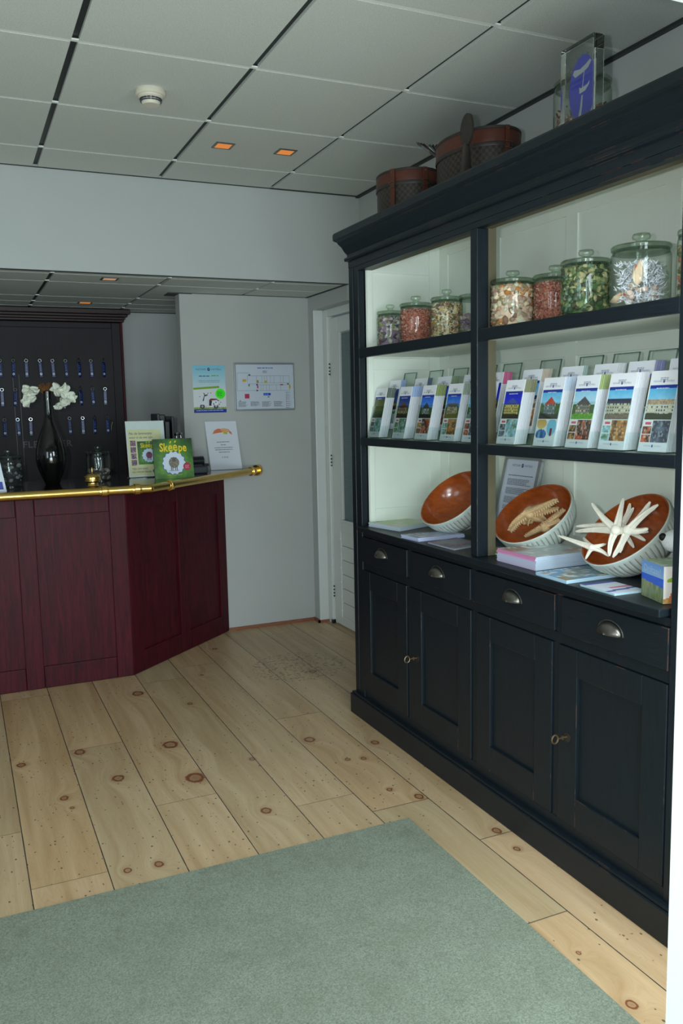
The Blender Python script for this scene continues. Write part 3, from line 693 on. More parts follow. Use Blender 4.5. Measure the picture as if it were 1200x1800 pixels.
def slab(mb, x0, x1, y0, y1, z0, z1, zr, m=0, c=(1, 1, 1)):
    mb.hexa([lean(x0, y0, z0, zr), lean(x1, y0, z0, zr), lean(x1, y1, z0, zr), lean(x0, y1, z0, zr), lean(x0, y0, z1, zr), lean(x1, y0, z1, zr), lean(x1, y1, z1, zr), lean(x0, y1, z1, zr)], m, c)
ZS = 1.2685
def holder(y, label):
    x = 1.622; t = thing('brochure_holder', label, 'brochure holder', (x+.09, y, ZS), 'clear two-tier brochure holders on the middle shelf'); w_ = .0535; e = .0022
    z = ZS+.001
    a = MB(); slab(a, x, x+e, y-w_, y+w_, z, z+.135, z); slab(a, x+e, x+.062, y-w_, y-w_+e, z, z+.05, z); slab(a, x+e, x+.062, y+w_-e, y+w_, z, z+.05, z); slab(a, x+e, x+.062, y-w_+e, y+w_-e, z, z+e, z, 0)
    a.build('front_pocket', ACRY, t)
    a = MB(); z2 = z+.033; x2 = x+.066
    slab(a, x2, x2+e, y-w_, y+w_, z, z2+.115, z); slab(a, x2+e, x2+.062, y-w_, y-w_+e, z, z2+.06, z); slab(a, x2+e, x2+.062, y+w_-e, y+w_, z, z2+.06, z); slab(a, x2+e, x2+.062, y-w_+e, y+w_-e, z2, z2+e, z2)
    a.build('rear_pocket', ACRY, t)
    a = MB(); x3 = x2+.063; zt = 1.545
    slab(a, x3, x3+.003, y-w_, y+w_, z, zt, z); slab(a, x3-.0005, x3+.0035, y-w_, y-w_+.003, z, zt, z, 1); slab(a, x3-.0005, x3+.0035, y+w_-.003, y+w_, z, zt, z, 1); slab(a, x3-.0005, x3+.0035, y-w_+.003, y+w_-.003, zt-.003, zt, z, 1)
    a.build('back_panel', [ACRY, ACRYE], t)
def stack(y, tier, key, n, where, thick=.0036, side=None, width=.049, dz=0):
    kind, tint, desc = KINDS[key]; seed = list(KINDS).index(key)+1+10*tier
    x = 1.6265+.0665*tier; z = ZS+.0042+.033*tier; H = .207+dz; grp = 'leaflets behind the %s cover, %s' % (desc, where)
    # depth slots: the front leaflet first
    m0 = MB(); slab(m0, x, x+thick*.7, y-width, y+width, z, z+H, z, 0, lin((230, 233, 238)))
    o = lean(x, y+width, z, z)-V(.0004, 0, 0); m0.art(o, U3*(2*width), V(H*SH, 0, H), 48, 96, brochure_art(kind, seed, key == 'modern'), 0)
    vv = V(H*SH, 0, H)/H
    logo(m0, lean(x, y, z+H*.86, z)-V(.0008, 0, 0), U3, vv, .072); logo(m0, lean(x, y, z+H*.062, z)-V(.0008, 0, 0), U3, vv, .06, (150, 160, 180))
    greek(m0, lean(x, y, z, z)-V(.0008, 0, 0), U3, vv, .05, H*.795, .0026, 1, (200, 210, 235), seed, align=1)
    greek(m0, lean(x, y, z, z)-V(.0008, 0, 0), U3, vv, .035, H*.925, .0022, 2, (150, 156, 170), seed+3, align=1)
    tag(m0.build('brochure', PRINT, None), 'cover leaflet with %s, %s' % (desc, where), 'brochure', 'front leaflets in the holders')
    base = None
    for k in range(1, n):
        xk = x+thick*k
        if base is None:
            b = MB(); slab(b, xk, xk+thick*.6, y-width, y+width, z, z+H, z, 0, lin((222, 226, 232)))
            s1 = side or tint; slab(b, xk-.0001, xk+thick*.6+.0001, y-width-.0003, y-width+.002, z+H*.80, z+H+.0002, z, 0, lin(s1)); slab(b, xk+thick*.2, xk+thick*.42, y-width-.0005, y-width, z+H*.80, z+H, z, 0, lin(mixc(s1, (255, 255, 255), .45)))
            base = b.build('brochure', PRINT, None); tag(base, 'leaflet behind the '+desc+' cover, '+where, 'brochure', grp)
            q = base; q['x0'] = 0; del q['x0']; bx = base.location.copy()
        else:
            q = base.copy(); COL.objects.link(q)
            q.location = bx+V(thick*(k-1), rnd.uniform(-.002, .002), 0)
HY = [3.262, 3.043, 2.857, 2.667, 2.517, 2.303, 2.106, 1.954, 1.812, 1.660]
HN = ['at the far end of the shelf', 'second from the far end of the shelf', 'third from the far end of the shelf', 'fourth from the far end of the shelf', 'partly hidden behind the centre post', 'just right of the centre post', 'fourth from the near end of the shelf', 'third from the near end of the shelf', 'second from the near end of the shelf', 'at the near end of the shelf']
for y, nm in zip(HY, HN): holder(y, 'clear two-tier acrylic brochure holder '+nm)
FR = ['olive', 'dune', 'church', 'tower', 'sea', 'night', 'modern', 'villa', 'manor', 'kurhaus']
TN = ['farthest pile', 'second pile from far end', 'third pile from far end', 'fourth pile from far end', 'pile behind the post', 'first pile right of post', 'fourth pile from near end', 'third pile from near end', 'second pile from near end', 'nearest pile']
for i, y in enumerate(HY): stack(y, 0, FR[i], (12, 15, 13, 9, 14, 14, 12, 13, 14, 12)[i], TN[i]+', front tier')
BK = [('dune', (150, 180, 230)), ('sea', (70, 90, 120)), ('church', (120, 150, 110)), ('villa', (150, 170, 190)), ('night', (200, 70, 130)), ('manor', (200, 186, 170)), ('tower', (150, 180, 170)), ('modern', (226, 230, 234)), ('olive', (140, 150, 200)), ('sea', (200, 206, 214))]
for i, y in enumerate(HY): stack(y+(.0, -.04, .0, 0, .0, .01, 0, .015, .03, .02)[i]*.1, 1, BK[i][0], (8, 7, 11, 8, 11, 12, 6, 9, 12, 8)[i], TN[i]+', rear tier', side=BK[i][1])

# ------------------------------------------------------------------ glass jars
def jar(x, y, z, r, h, label, group='lidded glass jars on the top shelf', neck=.93, mats=(None, None)):
    t = thing('glass_jar', label, 'jar', (x, y, z), group); hb = h*.76
    MB().lathe([(r*.55, .001), (r*.94, .0015), (r, .008), (r, hb*.86), (r*.985, hb*.93), (r*neck, hb*.97), (r*neck, hb)], (x, y, z), 48, cap=False).build('jar_body', JARG, t, True)
    MB().lathe([(r*.955, .0), (r*.955, .005), (r*.90, .0055)], (x, y, z), 40, cap=False).build('jar_base', LIDG, t, True)
    l = MB(); l.lathe([(r*.90, hb+.0015), (r*.985, hb+.003), (r*1.0, hb+.010), (r*.96, hb+.014), (r*.62, hb+h*.085), (r*.24, hb+h*.115), (r*.17, hb+h*.13), (r*.18, hb+h*.145), (r*.29, hb+h*.165), (r*.31, hb+h*.195), (r*.27, hb+h*.23), (r*.08, hb+h*.24)], (x, y, z), 48)
    l.build('jar_lid', LIDG, t, True); MB().lathe([(r*.93, hb-.006), (r*.945, hb-.006), (r*.945, hb+.002), (r*.93, hb+.002)], (x, y, z), 40, cap=False).build('lid_seal', ACRYE, t, True)
    return t
def fill(x, y, z, r, h, pal, size, n, label, seed, core=None, lumpy=1):
    rr = random.Random(seed); mb = MB(); mb.col = True
    mb.lathe([(r*.2, .008), (r*.78, .008), (r*.78, h*.93), (r*.2, h*.95)], (x, y, z), 24, c=lin(core or pal[0]))
    for k in range(n):
        a = rr.uniform(0, 2*PI); top = rr.random() < .2
        q = r*math.sqrt(rr.random())*.86 if top else r*rr.uniform(.78, .93); zz = (h*rr.uniform(.9, 1.0) if top else rr.uniform(.01, h))
        s = size*rr.uniform(.6, 1.35); c = lin(mixc(pal[rr.randrange(len(pal))], (30, 26, 24), rr.uniform(0, .22)))
        rot = Matrix.Rotation(rr.uniform(0, 6.28), 3, Vector((rr.uniform(-1, 1), rr.uniform(-1, 1), rr.uniform(-1, 1))).normalized())
        q = min(q, r*.985-s*.9)
        mb.blob((x+q*math.cos(a), y+q*math.sin(a), z+.004+max(zz, s)), (s, s*rr.uniform(.5, 1), s*rr.uniform(.25, .8)), 6 if size < .006 else 7, 0, c, rot)
    tag(mb.build('jar_filling', MATTE, None), label, 'potpourri', None, 'stuff')
ZJ = 1.6515
FLOR = [(222, 192, 168), (232, 214, 184), (196, 160, 140), (160, 122, 98), (230, 224, 200), (150, 142, 104), (226, 200, 176), (200, 176, 150), (204, 136, 70)]
PINK = [(196, 120, 100), (214, 150, 130), (170, 90, 78), (226, 176, 158), (150, 84, 70)]
GREEN = [(76, 104, 62), (124, 142, 90), (56, 80, 54), (158, 160, 108), (190, 182, 138), (110, 136, 112), (70, 74, 50)]
PURP = [(150, 130, 152), (104, 92, 112), (196, 188, 194), (140, 156, 104), (190, 160, 160), (214, 208, 200), (130, 96, 84), (170, 180, 150)]
CHIP = [(226, 214, 180), (200, 170, 120), (150, 150, 90), (120, 100, 70), (236, 196, 120), (180, 130, 130), (226, 226, 206)]
js = [(1.715, 3.262, .058, .180, PURP, .0125, 300, .66, 'purple and green potpourri in the farthest top-shelf jar', 'small glass jar of purple potpourri at the far end of the top shelf'),
      (1.712, 3.035, .066, .188, PINK, .0036, 2600, .70, 'fine pink shell grit in the second jar from the far end', 'glass jar of pink grit second from the far end of the top shelf'),
      (1.74, 2.845, .062, .190, CHIP, .0062, 1000, .70, 'pale dried petals and chips with one orange blossom', 'glass jar of pale petal chips just left of the centre post'),
      (1.83, 2.775, .070, .195, PURP, .0135, 200, .42, 'lilac potpourri in the jar half hidden behind the post', 'glass jar standing farther back behind the centre post, partly hidden'),
      (1.70, 2.366, .073, .186, FLOR, .0135, 420, .70, 'cream and pink dried flower heads in the jar right of the post', 'glass jar of cream dried flowers just right of the centre post'),
      (1.795, 2.265, .073, .192, PINK, .004, 2300, .70, 'fine pink shell grit in the jar behind the green one', 'glass jar of pink grit half hidden behind the green potpourri jar'),
      (1.70, 2.008, .0725, .191, GREEN, .0105, 720, .72, 'green dried potpourri leaves and pods', 'glass jar packed with green potpourri'),
      (1.70, 1.789, .0785, .196, None, 0, 0, 0, '', 'big glass jar of sea shells and white lichen on the top shelf'),
      (1.71, 1.575 if 0 else 1.60, .0, 0, None, 0, 0, 0, '', '')]
for i, (x, y, r, h, pal, sz, n, fr_, fl_, jl) in enumerate(js[:8]):
    jar(x, y, ZJ, r, h, jl)
    if pal: fill(x, y, ZJ, r, h*fr_*.98, pal, sz, n, fl_, 40+i)
# orange blossom is part of the chip filling look; big shell jar contents
X, Y_ = 1.70, 1.789
def conch(x, y, z, s, rot, label):
    t = MB(); t.col = True; q = Matrix.Rotation(rot[0], 3, 'X') @ Matrix.Rotation(rot[1], 3, 'Y') @ Matrix.Rotation(rot[2], 3, 'Z'); rs = []; N = 40
    for k in range(9):     # whorled spindle with knobs
        f_ = k/8; r = s*(.04+.42*math.sin(PI*min(1, f_*1.05))**.8*(1 if f_ < .6 else .95)); ring = []
        for j in range(18):
            a = 2*PI*j/18; rr = r*(1+.16*(math.cos(a*5+k*1.3) > .3))*(1.12 if 0 < math.sin(a+f_*5) else .9)
            ring.append(V(x, y, z)+q @ V(rr*math.cos(a), rr*math.sin(a)*.8, s*(f_*1.9-.95)))
        rs.append(ring)
    t.rings(rs, 0, True, lin((226, 200, 170)))
    # pink-orange aperture lip
    pts = [V(x, y, z)+q @ V(s*(.33+.02*math.sin(k)), s*.13*math.cos(2*PI*k/12)-.12*s, s*.55*math.sin(2*PI*k/12)) for k in range(12)]
    ctr = V(x, y, z)+q @ V(s*.52, -.12*s, 0)
    for k in range(12): t.face([pts[k], pts[(k+1) % 12], ctr], 0, lin((206, 88, 60) if k % 3 else (232, 150, 120)))
    tag(t.build('sea_shell', MATTE, None, True), label, 'sea shell', 'conch shells in the big jar')
conch(1.658, 1.752, ZJ+.086, .036, (.1, .1, 3.5), 'knobbly conch shell standing upright against the right of the big jar')
conch(1.665, 1.822, ZJ+.030, .034, (1.3, .5, 3.3), 'conch shell with orange opening lying at the lower left of the big jar')
conch(1.675, 1.79, ZJ+.056, .026, (1.9, -.6, 2.6), 'pale shell in the middle of the big jar, between the two orange ones')
mb = MB(); mb.col = True; rr = random.Random(5)
for k in range(420):
    a = rr.uniform(0, 2*PI); q = .0785*math.sqrt(rr.random())*.8; p = V(X+q*math.cos(a), Y_+q*math.sin(a), ZJ+rr.uniform(.012, .118))
    for b_ in range(3):
        d = V(rr.uniform(-1, 1), rr.uniform(-1, 1), rr.uniform(-.4, 1)).normalized()*.012; e = p+d
        if (V(e.x, e.y, 0)-V(X, Y_, 0)).length < .073 and e.z > ZJ+.006: mb.tube([p, p+d*.5+V(.001, .001, 0), e], [.0017, .0013, .0005], 4, c=lin((222, 226, 236)))
for k in range(26):
    a = rr.uniform(0, 2*PI); q = rr.uniform(.02, .062); mb.blob((X+q*math.cos(a), Y_+q*math.sin(a), ZJ+rr.uniform(.014, .05)), (.011, .009, .007), 7, 0, lin(rr.choice([(226, 200, 176), (206, 170, 150), (236, 230, 224), (214, 190, 180)])), Matrix.Rotation(rr.uniform(0, 3), 3, 'X'))
tag(mb.build('lichen_filling', MATTE, None), 'white branching lichen and small shells in the big jar', 'decorative filling', None, 'stuff')
mb = MB(); mb.col = True
for k in range(8):
    a = 2*PI*k/8; mb.blob((1.686-.0, 2.858+.0042*math.cos(a), ZJ+.062+.0042*math.sin(a)), (.002, .003, .003), 6, 0, lin((224, 110, 30)))
tag(mb.build('dried_flower', MATTE, None), 'small orange dried blossom pressed against the petal chip jar glass', 'dried flower')

# ninth jar: only its edge shows at the right end
jar(1.70, 1.606, ZJ, .042, .206, 'slim glass jar at the near end of the top shelf, cut off by the frame')
fill(1.70, 1.606, ZJ, .042, .13, [(150, 150, 96), (190, 180, 140), (110, 120, 80), (200, 120, 90)], .008, 160, 'olive and red pods in the slim jar at the near end', 77)

# ------------------------------------------------------------------ magazines on the worktop
ZW = .8815
def mags(A, B, C, n, th, fn, edge, label, nx=28, ny=20, group=None, front=None, jit=.002):
    A, B, C = V(*A, 0), V(*B, 0), V(*C, 0); D = A+C-B; t_ = None
    for k in range(n):
        z0 = ZW+k*th; z1 = z0+th*.86; j = V(rnd.uniform(-jit, jit), rnd.uniform(-jit, jit), 0) if k else V(0, 0, 0); P = [A+j, B+j, C+j, D+j]
        mb = MB(); mb.col = True; mb.hexa([p+V(0, 0, z0) for p in P]+[p+V(0, 0, z1) for p in P], 0, lin(edge))
        if k == n-1:
            o = B+j+V(0, 0, z1+.0003); mb.art(o, (C-B), (A-B), nx, ny, fn)
        if front: 
            nrm = V((B-A).y, -(B-A).x, 0).normalized()*.0004
            mb.face([A+j+nrm+V(0, 0, z0), B+j+nrm+V(0, 0, z0), B+j+nrm+V(0, 0, z1), A+j+nrm+V(0, 0, z1)], 0, lin(front[k % len(front)] if k < n-1 else front[-1]))
        nm = label if n == 1 else (label % ('top magazine' if k == n-1 else 'magazine below the top one'))
        tag(mb.build('magazine', PRINT, None), nm, 'magazine', group if n > 1 else None)
def cover(seed, bg, cols):
    def fn(u, v):
        n = vn(u*4+seed, v*4, seed); n2 = vn(u*13, v*13, seed+4)
        c = mixc(bg, cols[0], max(0, n*3-1.2)); c = mixc(c, cols[1], max(0, n2*3-1.7)); c = mixc(c, (70, 76, 90), .5 if v > .84 and vn(u*34, v*9, 9) > .6 else 0)
        return c
    return fn
mags((1.616, 3.30), (1.658, 3.093), (1.853, 3.17), 5, .0036, cover(3, (196, 214, 200), [(170, 200, 140), (214, 170, 170)]), (214, 226, 236), 'pale green covered %s in the farthest pile on the worktop', group='magazines in the farthest pile')
mags((1.582, 2.939), (1.591, 2.817), (1.802, 2.82), 4, .0036, cover(8, (176, 184, 210), [(120, 120, 150), (220, 226, 236)]), (196, 204, 236), 'lavender grey covered %s in the pile before the left bowl', group='magazines in the lavender grey pile')
mags((1.602, 2.762), (1.605, 2.58), (1.758, 2.62), 2, .003, cover(12, (120, 124, 140), [(60, 64, 80), (180, 90, 110)]), (180, 184, 200), 'dark grey covered %s left of the centre post foot', group='dark grey magazines by the post')
mags((1.70, 2.575), (1.613, 2.466), (1.733, 2.41), 1, .004, cover(15, (150, 190, 110), [(200, 140, 100), (230, 236, 214)]), (170, 226, 190), 'small green booklet lying behind the foot of the centre post')
mags((1.620, 2.333), (1.621, 2.127), (1.856, 2.135), 11, .0039, cover(21, (190, 204, 210), [(178, 144, 132), (236, 242, 244)]), (206, 222, 240), '%s of the thick pink-spined pile under the starfish bowl', group='pink-spined magazines', front=[(214, 204, 232)]*3+[(204, 206, 234)]*4+[(222, 180, 214), (226, 140, 186), (226, 130, 180), (214, 120, 170)])
mags((1.582, 2.074), (1.577, 1.925), (1.78, 1.932), 3, .0034, cover(27, (104, 164, 210), [(160, 136, 104), (232, 240, 248)]), (190, 222, 240), 'blue beach covered %s before the white starfish', group='blue beach magazines', front=[(180, 214, 240)])
mags((1.591, 1.881), (1.588, 1.74), (1.695, 1.736), 2, .0034, (lambda u, v: (60, 70, 160) if v > .86 or abs(v-.2-u*.1) < .05 else ((210, 100, 130) if .38 < v < .5 and u > .35 else (214, 222, 238))), (196, 226, 236), 'white and purple %s beside the beach box', group='white and purple magazines', front=[(190, 226, 236)])
# ------------------------------------------------------------------ beach box
P0, Pn, Pr = V(1.661, 1.718, 0), V(1.628, 1.607, 0), V(1.66, 1.585, 0)
e1 = (P0-Pn); e2d = V(-e1.y, e1.x, 0).normalized()*-1
if e2d.x < 0: e2d = -e2d
hB = .098; e2 = e2d*.11
bx_ = thing('picture_box', 'small cardboard box with blue sea and dune grass picture', 'box', tuple((Pn+e2*.5+e1*.5)+V(0, 0, ZW)))
mb = MB(); mb.col = True; mb.hexa([p+V(0, 0, ZW+.0005) for p in (Pn, Pn+e2, P0+e2, P0)]+[p+V(0, 0, ZW+hB) for p in (Pn, Pn+e2, P0+e2, P0)], 0, lin((214, 224, 214)))
def sea(u, v):
    if v > .66: return mixc((150, 186, 232), (110, 158, 226), (v-.66)*3)
    if v > .40+.08*(1-u): return mixc((40, 90, 214), (58, 112, 226), vn(u*3, v*20))
    return mixc(mixc((110, 130, 70), (190, 184, 140), vn(u*26, v*5, 3)), (80, 110, 90), vn(u*7, v*6, 6)*.6)
def pear(u, v):
    if v < .12+.04*math.sin(u*9): return mixc((226, 196, 120), (200, 110, 60), vn(u*12, v*12))
    if abs(u-(.18+.5*(v-.1)**1.3*1.1)) < .045 and v < .62: return (230, 110, 60)
    if ((u-.30)/.22)**2+((v-.66-.25*(u-.3))/.07)**2 < 1: return (150, 190, 40)
    if u > .55 and v > .62-.4*(1-u): return mixc((190, 120, 96), (230, 170, 150), vn(u*6, v*6))
    return (244, 238, 232)
off = e2d*-.0004; mb.art(P0+off+V(0, 0, ZW+.001), Pn-P0, V(0, 0, hB-.001), 34, 40, sea)
offn = e1.normalized()*-.0004; mb.art(Pn+offn+V(0, 0, ZW+.001), e2, V(0, 0, hB-.001), 34, 40, pear)
mb.art(Pn+V(0, 0, ZW+hB+.0003), e2, e1, 20, 20, cover(31, (176, 190, 176), [(150, 180, 120), (200, 206, 200)]))
mb.text('Driftaas!', .026, P0*.5+Pn*.5+off+V(0, 0, ZW+.071), Pn-P0, (0, 0, 1), c=(176, 208, 240)); mb.text('PE', .026, Pn+e2*.33+offn+V(0, 0, ZW+.072), e2, (0, 0, 1), c=(226, 130, 170), align='CENTER')
mb.build('printed_box', PRINT, bx_)
# ------------------------------------------------------------------ plush dog behind the box
dg = thing('plush_dog', 'white plush dog with black nose behind the picture box', 'soft toy', (1.80, 1.68, ZW))
hx, hy, hz = 1.80, 1.722, 1.025
mb = MB(); mb.blob((hx+.045, hy-.045, ZW+.058), (.055, .055, .058), 20); mb.blob((hx+.04, hy-.05, ZW+.10), (.042, .042, .05), 18)
mb.blob((hx-.02, hy-.03, ZW+.02), (.035, .02, .02), 14); mb.blob((hx-.0, hy-.088, ZW+.02), (.04, .02, .02), 14); mb.build('body', PLUSH, dg, True)
mb = MB(); mb.blob((hx+.03, hy-.042, hz+.018), (.046, .046, .046), 24); mb.blob((hx-.012, hy+.004, hz-.008), (.038, .037, .032), 22); mb.build('head', PLUSH, dg, True)
MB().blob((hx-.044, hy+.019, hz+.004), (.010, .0115, .011), 12).build('nose', PLUSHK, dg, True)
for s_ in (-1, 1): MB().blob((hx+.03-s_*.034*.6, hy-.042-s_*.048*.2+(.04 if s_ > 0 else -.044), hz+.03), (.012, .017, .034), 14, rot=Matrix.Rotation(s_*.35, 3, 'X')).build('ear', PLUSHB, dg, True)
MB().blob((hx-.006, hy-.040, hz+.022), (.006, .008, .008), 10).build('eye', PLUSHK, dg, True)
MB().tube([(hx+.03+.04*math.cos(a), hy-.042+.04*math.sin(a), hz-.034) for a in [2*PI*k/20 for k in range(20)]], .008, 8, closed=True).build('collar', PLUSHB, dg, True)
# ------------------------------------------------------------------ wooden bowls
def bowl(c, n, r, label, turn=0):
    n = V(*n).normalized(); c = V(*c); t = thing('wooden_bowl', label, 'bowl', tuple(c-n*r*.8), 'carved whitewashed wooden bowls'); N = 156; D = r*.80
    q = Vector((0, 0, 1)).rotation_difference(n)
    def ring(rad, z, fl=0):
        out = []
        for i in range(N):
            a = 2*PI*i/N; ph = (i % 3); k = 1-fl*(1 if ph == 0 else 0)
            tw = a+turn; out.append(c+q @ V(rad*k*math.cos(tw), rad*k*math.sin(tw), z))
        return out
    prof = []
    for k in range(11):
        a = PI/2*k/10; prof.append((r*(math.cos(a)**.62) if k < 10 else r*.30, -D*math.sin(a)**1.15))
    prof = [(max(p, r*.36), z) for p, z in prof]
    mb = MB(); rs = [ring(r*.985, .0), ring(r, -.002), ring(r*1.004, -.008)]
    for k, (p, z) in enumerate(prof[1:], 1): rs.append(ring(p*1.0, z-.004, 0.032 if 1 <= k < 9 else 0))
    b0 = len(mb.f); mb.rings(rs, 0, False)
    for k in range(3, 10):
        for i in range(N):
            if i % 3 == 0 or i % 3 == 2: 
                if i % 3 == 0: pass
    for fi in range(b0, len(mb.f)):
        k, i = divmod(fi-b0, N)
        if 3 <= k <= 9 and (i % 3 == 0 or i % 3 == 2) and hsh(i//3, k, 2) > .35: mb.mi[fi] = 0
    mb.build('outer_shell', [BOWLOUT, GROOVE], t, True)
    g = MB()                 # brown stain lying in the carved grooves
    for i in range(0, N, 3):
        pts = []
        for k in range(2, 9):
            p, z = prof[k-1]; a = 2*PI*i/N+turn; pts.append(c+q @ V(p*.972*math.cos(a), p*.972*math.sin(a), z-.004))
        g.tube(pts, .0010, 5)
    g.build('groove_stain', GROOVE, t)
    h = MB(); pi = [(r*.985, .0), (r*.955, -.001)]
    for k in range(1, 11):
        a = PI/2*k/10; pi.append((r*.95*math.cos(a)**.62 if k < 10 else r*.02, -(D-.012)*math.sin(a)**1.15))
    pi = [(p if i < 9 or i == len(pi)-1 else max(p, r*.1), z) for i, (p, z) in enumerate(pi)]
    h.rings([ring(p, z) for p, z in pi], 0, False); f_ = len(h.v)-N; h.f.append(tuple(f_+i for i in range(N))); h.mi.append(0); h.c.append((1, 1, 1))
    for i_ in range(len(h.f)): h.f[i_] = tuple(reversed(h.f[i_]))
    h.build('stained_inside', BOWLIN, t, True)
    ft = MB(); ft.rings([ring(r*.37, -D*.93), ring(r*.40, -D-.004), ring(r*.40, -D-.016), ring(r*.34, -D-.016), ring(r*.33, -D-.004)], 0, False); b = len(ft.v)-N; ft.f.append(tuple(b+i for i in range(N))); ft.mi.append(0); ft.c.append((1, 1, 1))
    ft.build('foot_ring', BOWLOUT, t, True)
    zmin = min((o.matrix_basis @ v.co).z for o in t.children for v in o.data.vertices)+t.location.z
    print('BOWL', label[:24], 'zmin', round(zmin, 4), 'xmax', round(max(v.co.x for o in t.children for v in o.data.vertices)+t.location.x, 3))
    return t
bowl((1.812, 2.934, 1.030), (-.676, -.081, .732), .150, 'carved wooden bowl tilted forward, empty, left of the centre post')
bowl((1.815, 2.405, 1.022), (-.628, -.097, .773), .148, 'carved wooden bowl holding the knobbly tan starfish')
bowl((1.812, 1.951, 1.022), (-.671, .078, .737), .150, 'carved wooden bowl full of long white starfish')
def starfish(name, mat_, C, tips, label, r0=.0128, r1=.0052, flat=.7, knobs=False, group=None, disc=.016, bend=.006):
    mb = MB(); C = V(*C); rr = random.Random(len(label)); axis = V(0, 0, 0)
    ds = [(V(*t)-C) for t in tips]
    for i in range(len(ds)): axis += ds[i].cross(ds[(i+1) % len(ds)])
    if axis.length < 1e-6: axis = V(-1, 0, .3)
    axis.normalize()
    if axis.dot(V(-1, -.6, .4)) < 0: axis = -axis
    for i, d in enumerate(ds):
        L = d.length; dn = d.normalized(); sidev = dn.cross(axis).normalized(); k_ = rr.uniform(-1, 1); path = []; rad = []
        for k in range(9):
            f_ = k/8; path.append(C+d*f_+sidev*(bend*k_*math.sin(PI*f_))); rad.append((r0*(1-f_)+r1*f_)*(1 if k < 8 else .55)*(1.0 if k else 1.1))
        mb.tube(path, rad, 8, flat=flat, up=axis)
        if knobs:
            for k in range(11):
                f_ = .08+.085*k; p = C+d*f_+sidev*(bend*k_*math.sin(PI*f_)); w_ = r0*(1-f_)+r1*f_
                for sg in (-1, 0, 1):
                    o = p+sidev*sg*w_*.9+axis*w_*flat*(.8 if sg == 0 else .25); dr = (sidev*sg+axis*(.9 if sg == 0 else .35)).normalized()
                    mb.tube([o-dr*.002, o+dr*.003*1.2, o+dr*.0095], [.0042, .0034, .0008], 6)
        else:
            for sg in (-1, 1):
                mb.tube([p+sidev*sg*r_*.45+axis*r_*flat*.75 for p, r_ in zip(path[:-1], rad)], [r_*.28 for r_ in rad[:-1]], 5)
    mb.blob(C, (disc, disc, disc), 12)
    return tag(mb.build(name, mat_, None, True), label, 'starfish', group)
G_ = 'white finger starfish in the right bowl'
starfish('starfish', STARW, (1.705, 1.868, 1.036), [(1.72, 1.989, 1.101), (1.76, 1.901, 1.122), (1.79, 1.83, 1.03), (1.685, 1.871, .962), (1.70, 2.035, 1.012)], 'white starfish standing at the front centre of the right bowl, one arm straight up', group=G_)
starfish('starfish', STARW, (1.725, 1.842, 1.037), [(1.765, 1.800, 1.121), (1.755, 1.760, 1.117), (1.75, 1.790, 1.047), (1.71, 1.856, .972), (1.695, 1.868, .958)], 'white starfish on the right side of the right bowl, two arms pointing up right', group=G_)
starfish('starfish', STARW, (1.675, 1.934, .978), [(1.66, 2.068, .998), (1.66, 1.943, .944), (1.72, 2.024, .992), (1.715, 1.92, .988), (1.69, 1.88, .960)], 'white starfish hanging over the lower left rim of the right bowl', 0.0105, .0042, group=G_, disc=.011)
starfish('starfish', STARW, (1.775, 1.925, 1.035), [(1.80, 1.916, 1.103), (1.80, 1.901, 1.092), (1.80, 1.850, 1.0), (1.79, 1.885, .975), (1.735, 2.075, 1.020)], 'white starfish behind the others, deep in the right bowl', .0112, .0048, group=G_)
starfish('knobbly_starfish', STARB, (1.758, 2.343, 1.034), [(1.745, 2.435, .960), (1.785, 2.233, 1.088), (1.83, 2.36, 1.0), (1.80, 2.41, .985), (1.84, 2.29, 1.05)], 'large tan knobbly starfish spread across the middle bowl', .026, .0075, .5, True, disc=.021, bend=.012)
starfish('knobbly_starfish', STARB, (1.800, 2.312, .985), [(1.772, 2.382, .942), (1.825, 2.262, 1.010), (1.85, 2.27, 1.045), (1.855, 2.335, .955)], 'second tan knobbly starfish lying lower in the middle bowl', .024, .0075, .5, True, disc=.02)
# driftwood bundle behind the post
for i, (dy, dx, h, r) in enumerate(((0, 0, .105, .0085), (-.019, .004, .10, .0075), (.018, .005, .10, .008), (-.034, .0, .108, .0065))):
    mb = MB(); x, y = 1.765+dx, 2.612+dy; mb.tube([(x, y, ZW), (x+.002, y+.001, ZW+h*.5), (x, y-.001, ZW+h)], [r, r*.92, r], 7)
    tag(mb.build('driftwood_stick', simple('whitewashed_driftwood', (196, 186, 164), .8, var=.3, nscale=60, bump=.5) if i == 0 else bpy.data.materials['whitewashed_driftwood'], None), ('short whitewashed driftwood stick standing behind the centre post, ' + ('middle one', 'second from right', 'leftmost', 'rightmost')[i]), 'driftwood', 'driftwood sticks behind the post')
# framed letter
fx0, fx1, fz = 1.892, 1.972, .33
ln = math.sqrt((fx1-fx0)**2+fz**2); fv = V(fx1-fx0, 0, fz)/ln
def FP(a, b, c=0):     # a to reading right, b up the frame, c out of it (towards viewer)
    n_ = U3.cross(fv).normalized(); return V(fx0, 2.665, ZW+.003)+U3*a+fv*b+n_*c
lf = thing('letter_frame', 'silver framed hotel letter leaning behind the middle bowl', 'picture frame', (1.93, 2.665, ZW))
H_ = .335; W_ = .118
mb = MB()
for a0, a1, b0, b1 in ((-W_, W_, 0, .022), (-W_, W_, H_-.022, H_), (-W_, -W_+.022, .022, H_-.022), (W_-.022, W_, .022, H_-.022)):
    mb.hexa([FP(a0, b0, 0), FP(a1, b0, 0), FP(a1, b0, -.014), FP(a0, b0, -.014), FP(a0, b1, 0), FP(a1, b1, 0), FP(a1, b1, -.014), FP(a0, b1, -.014)])
mb.build('frame', ALU, lf, bevel=.003)
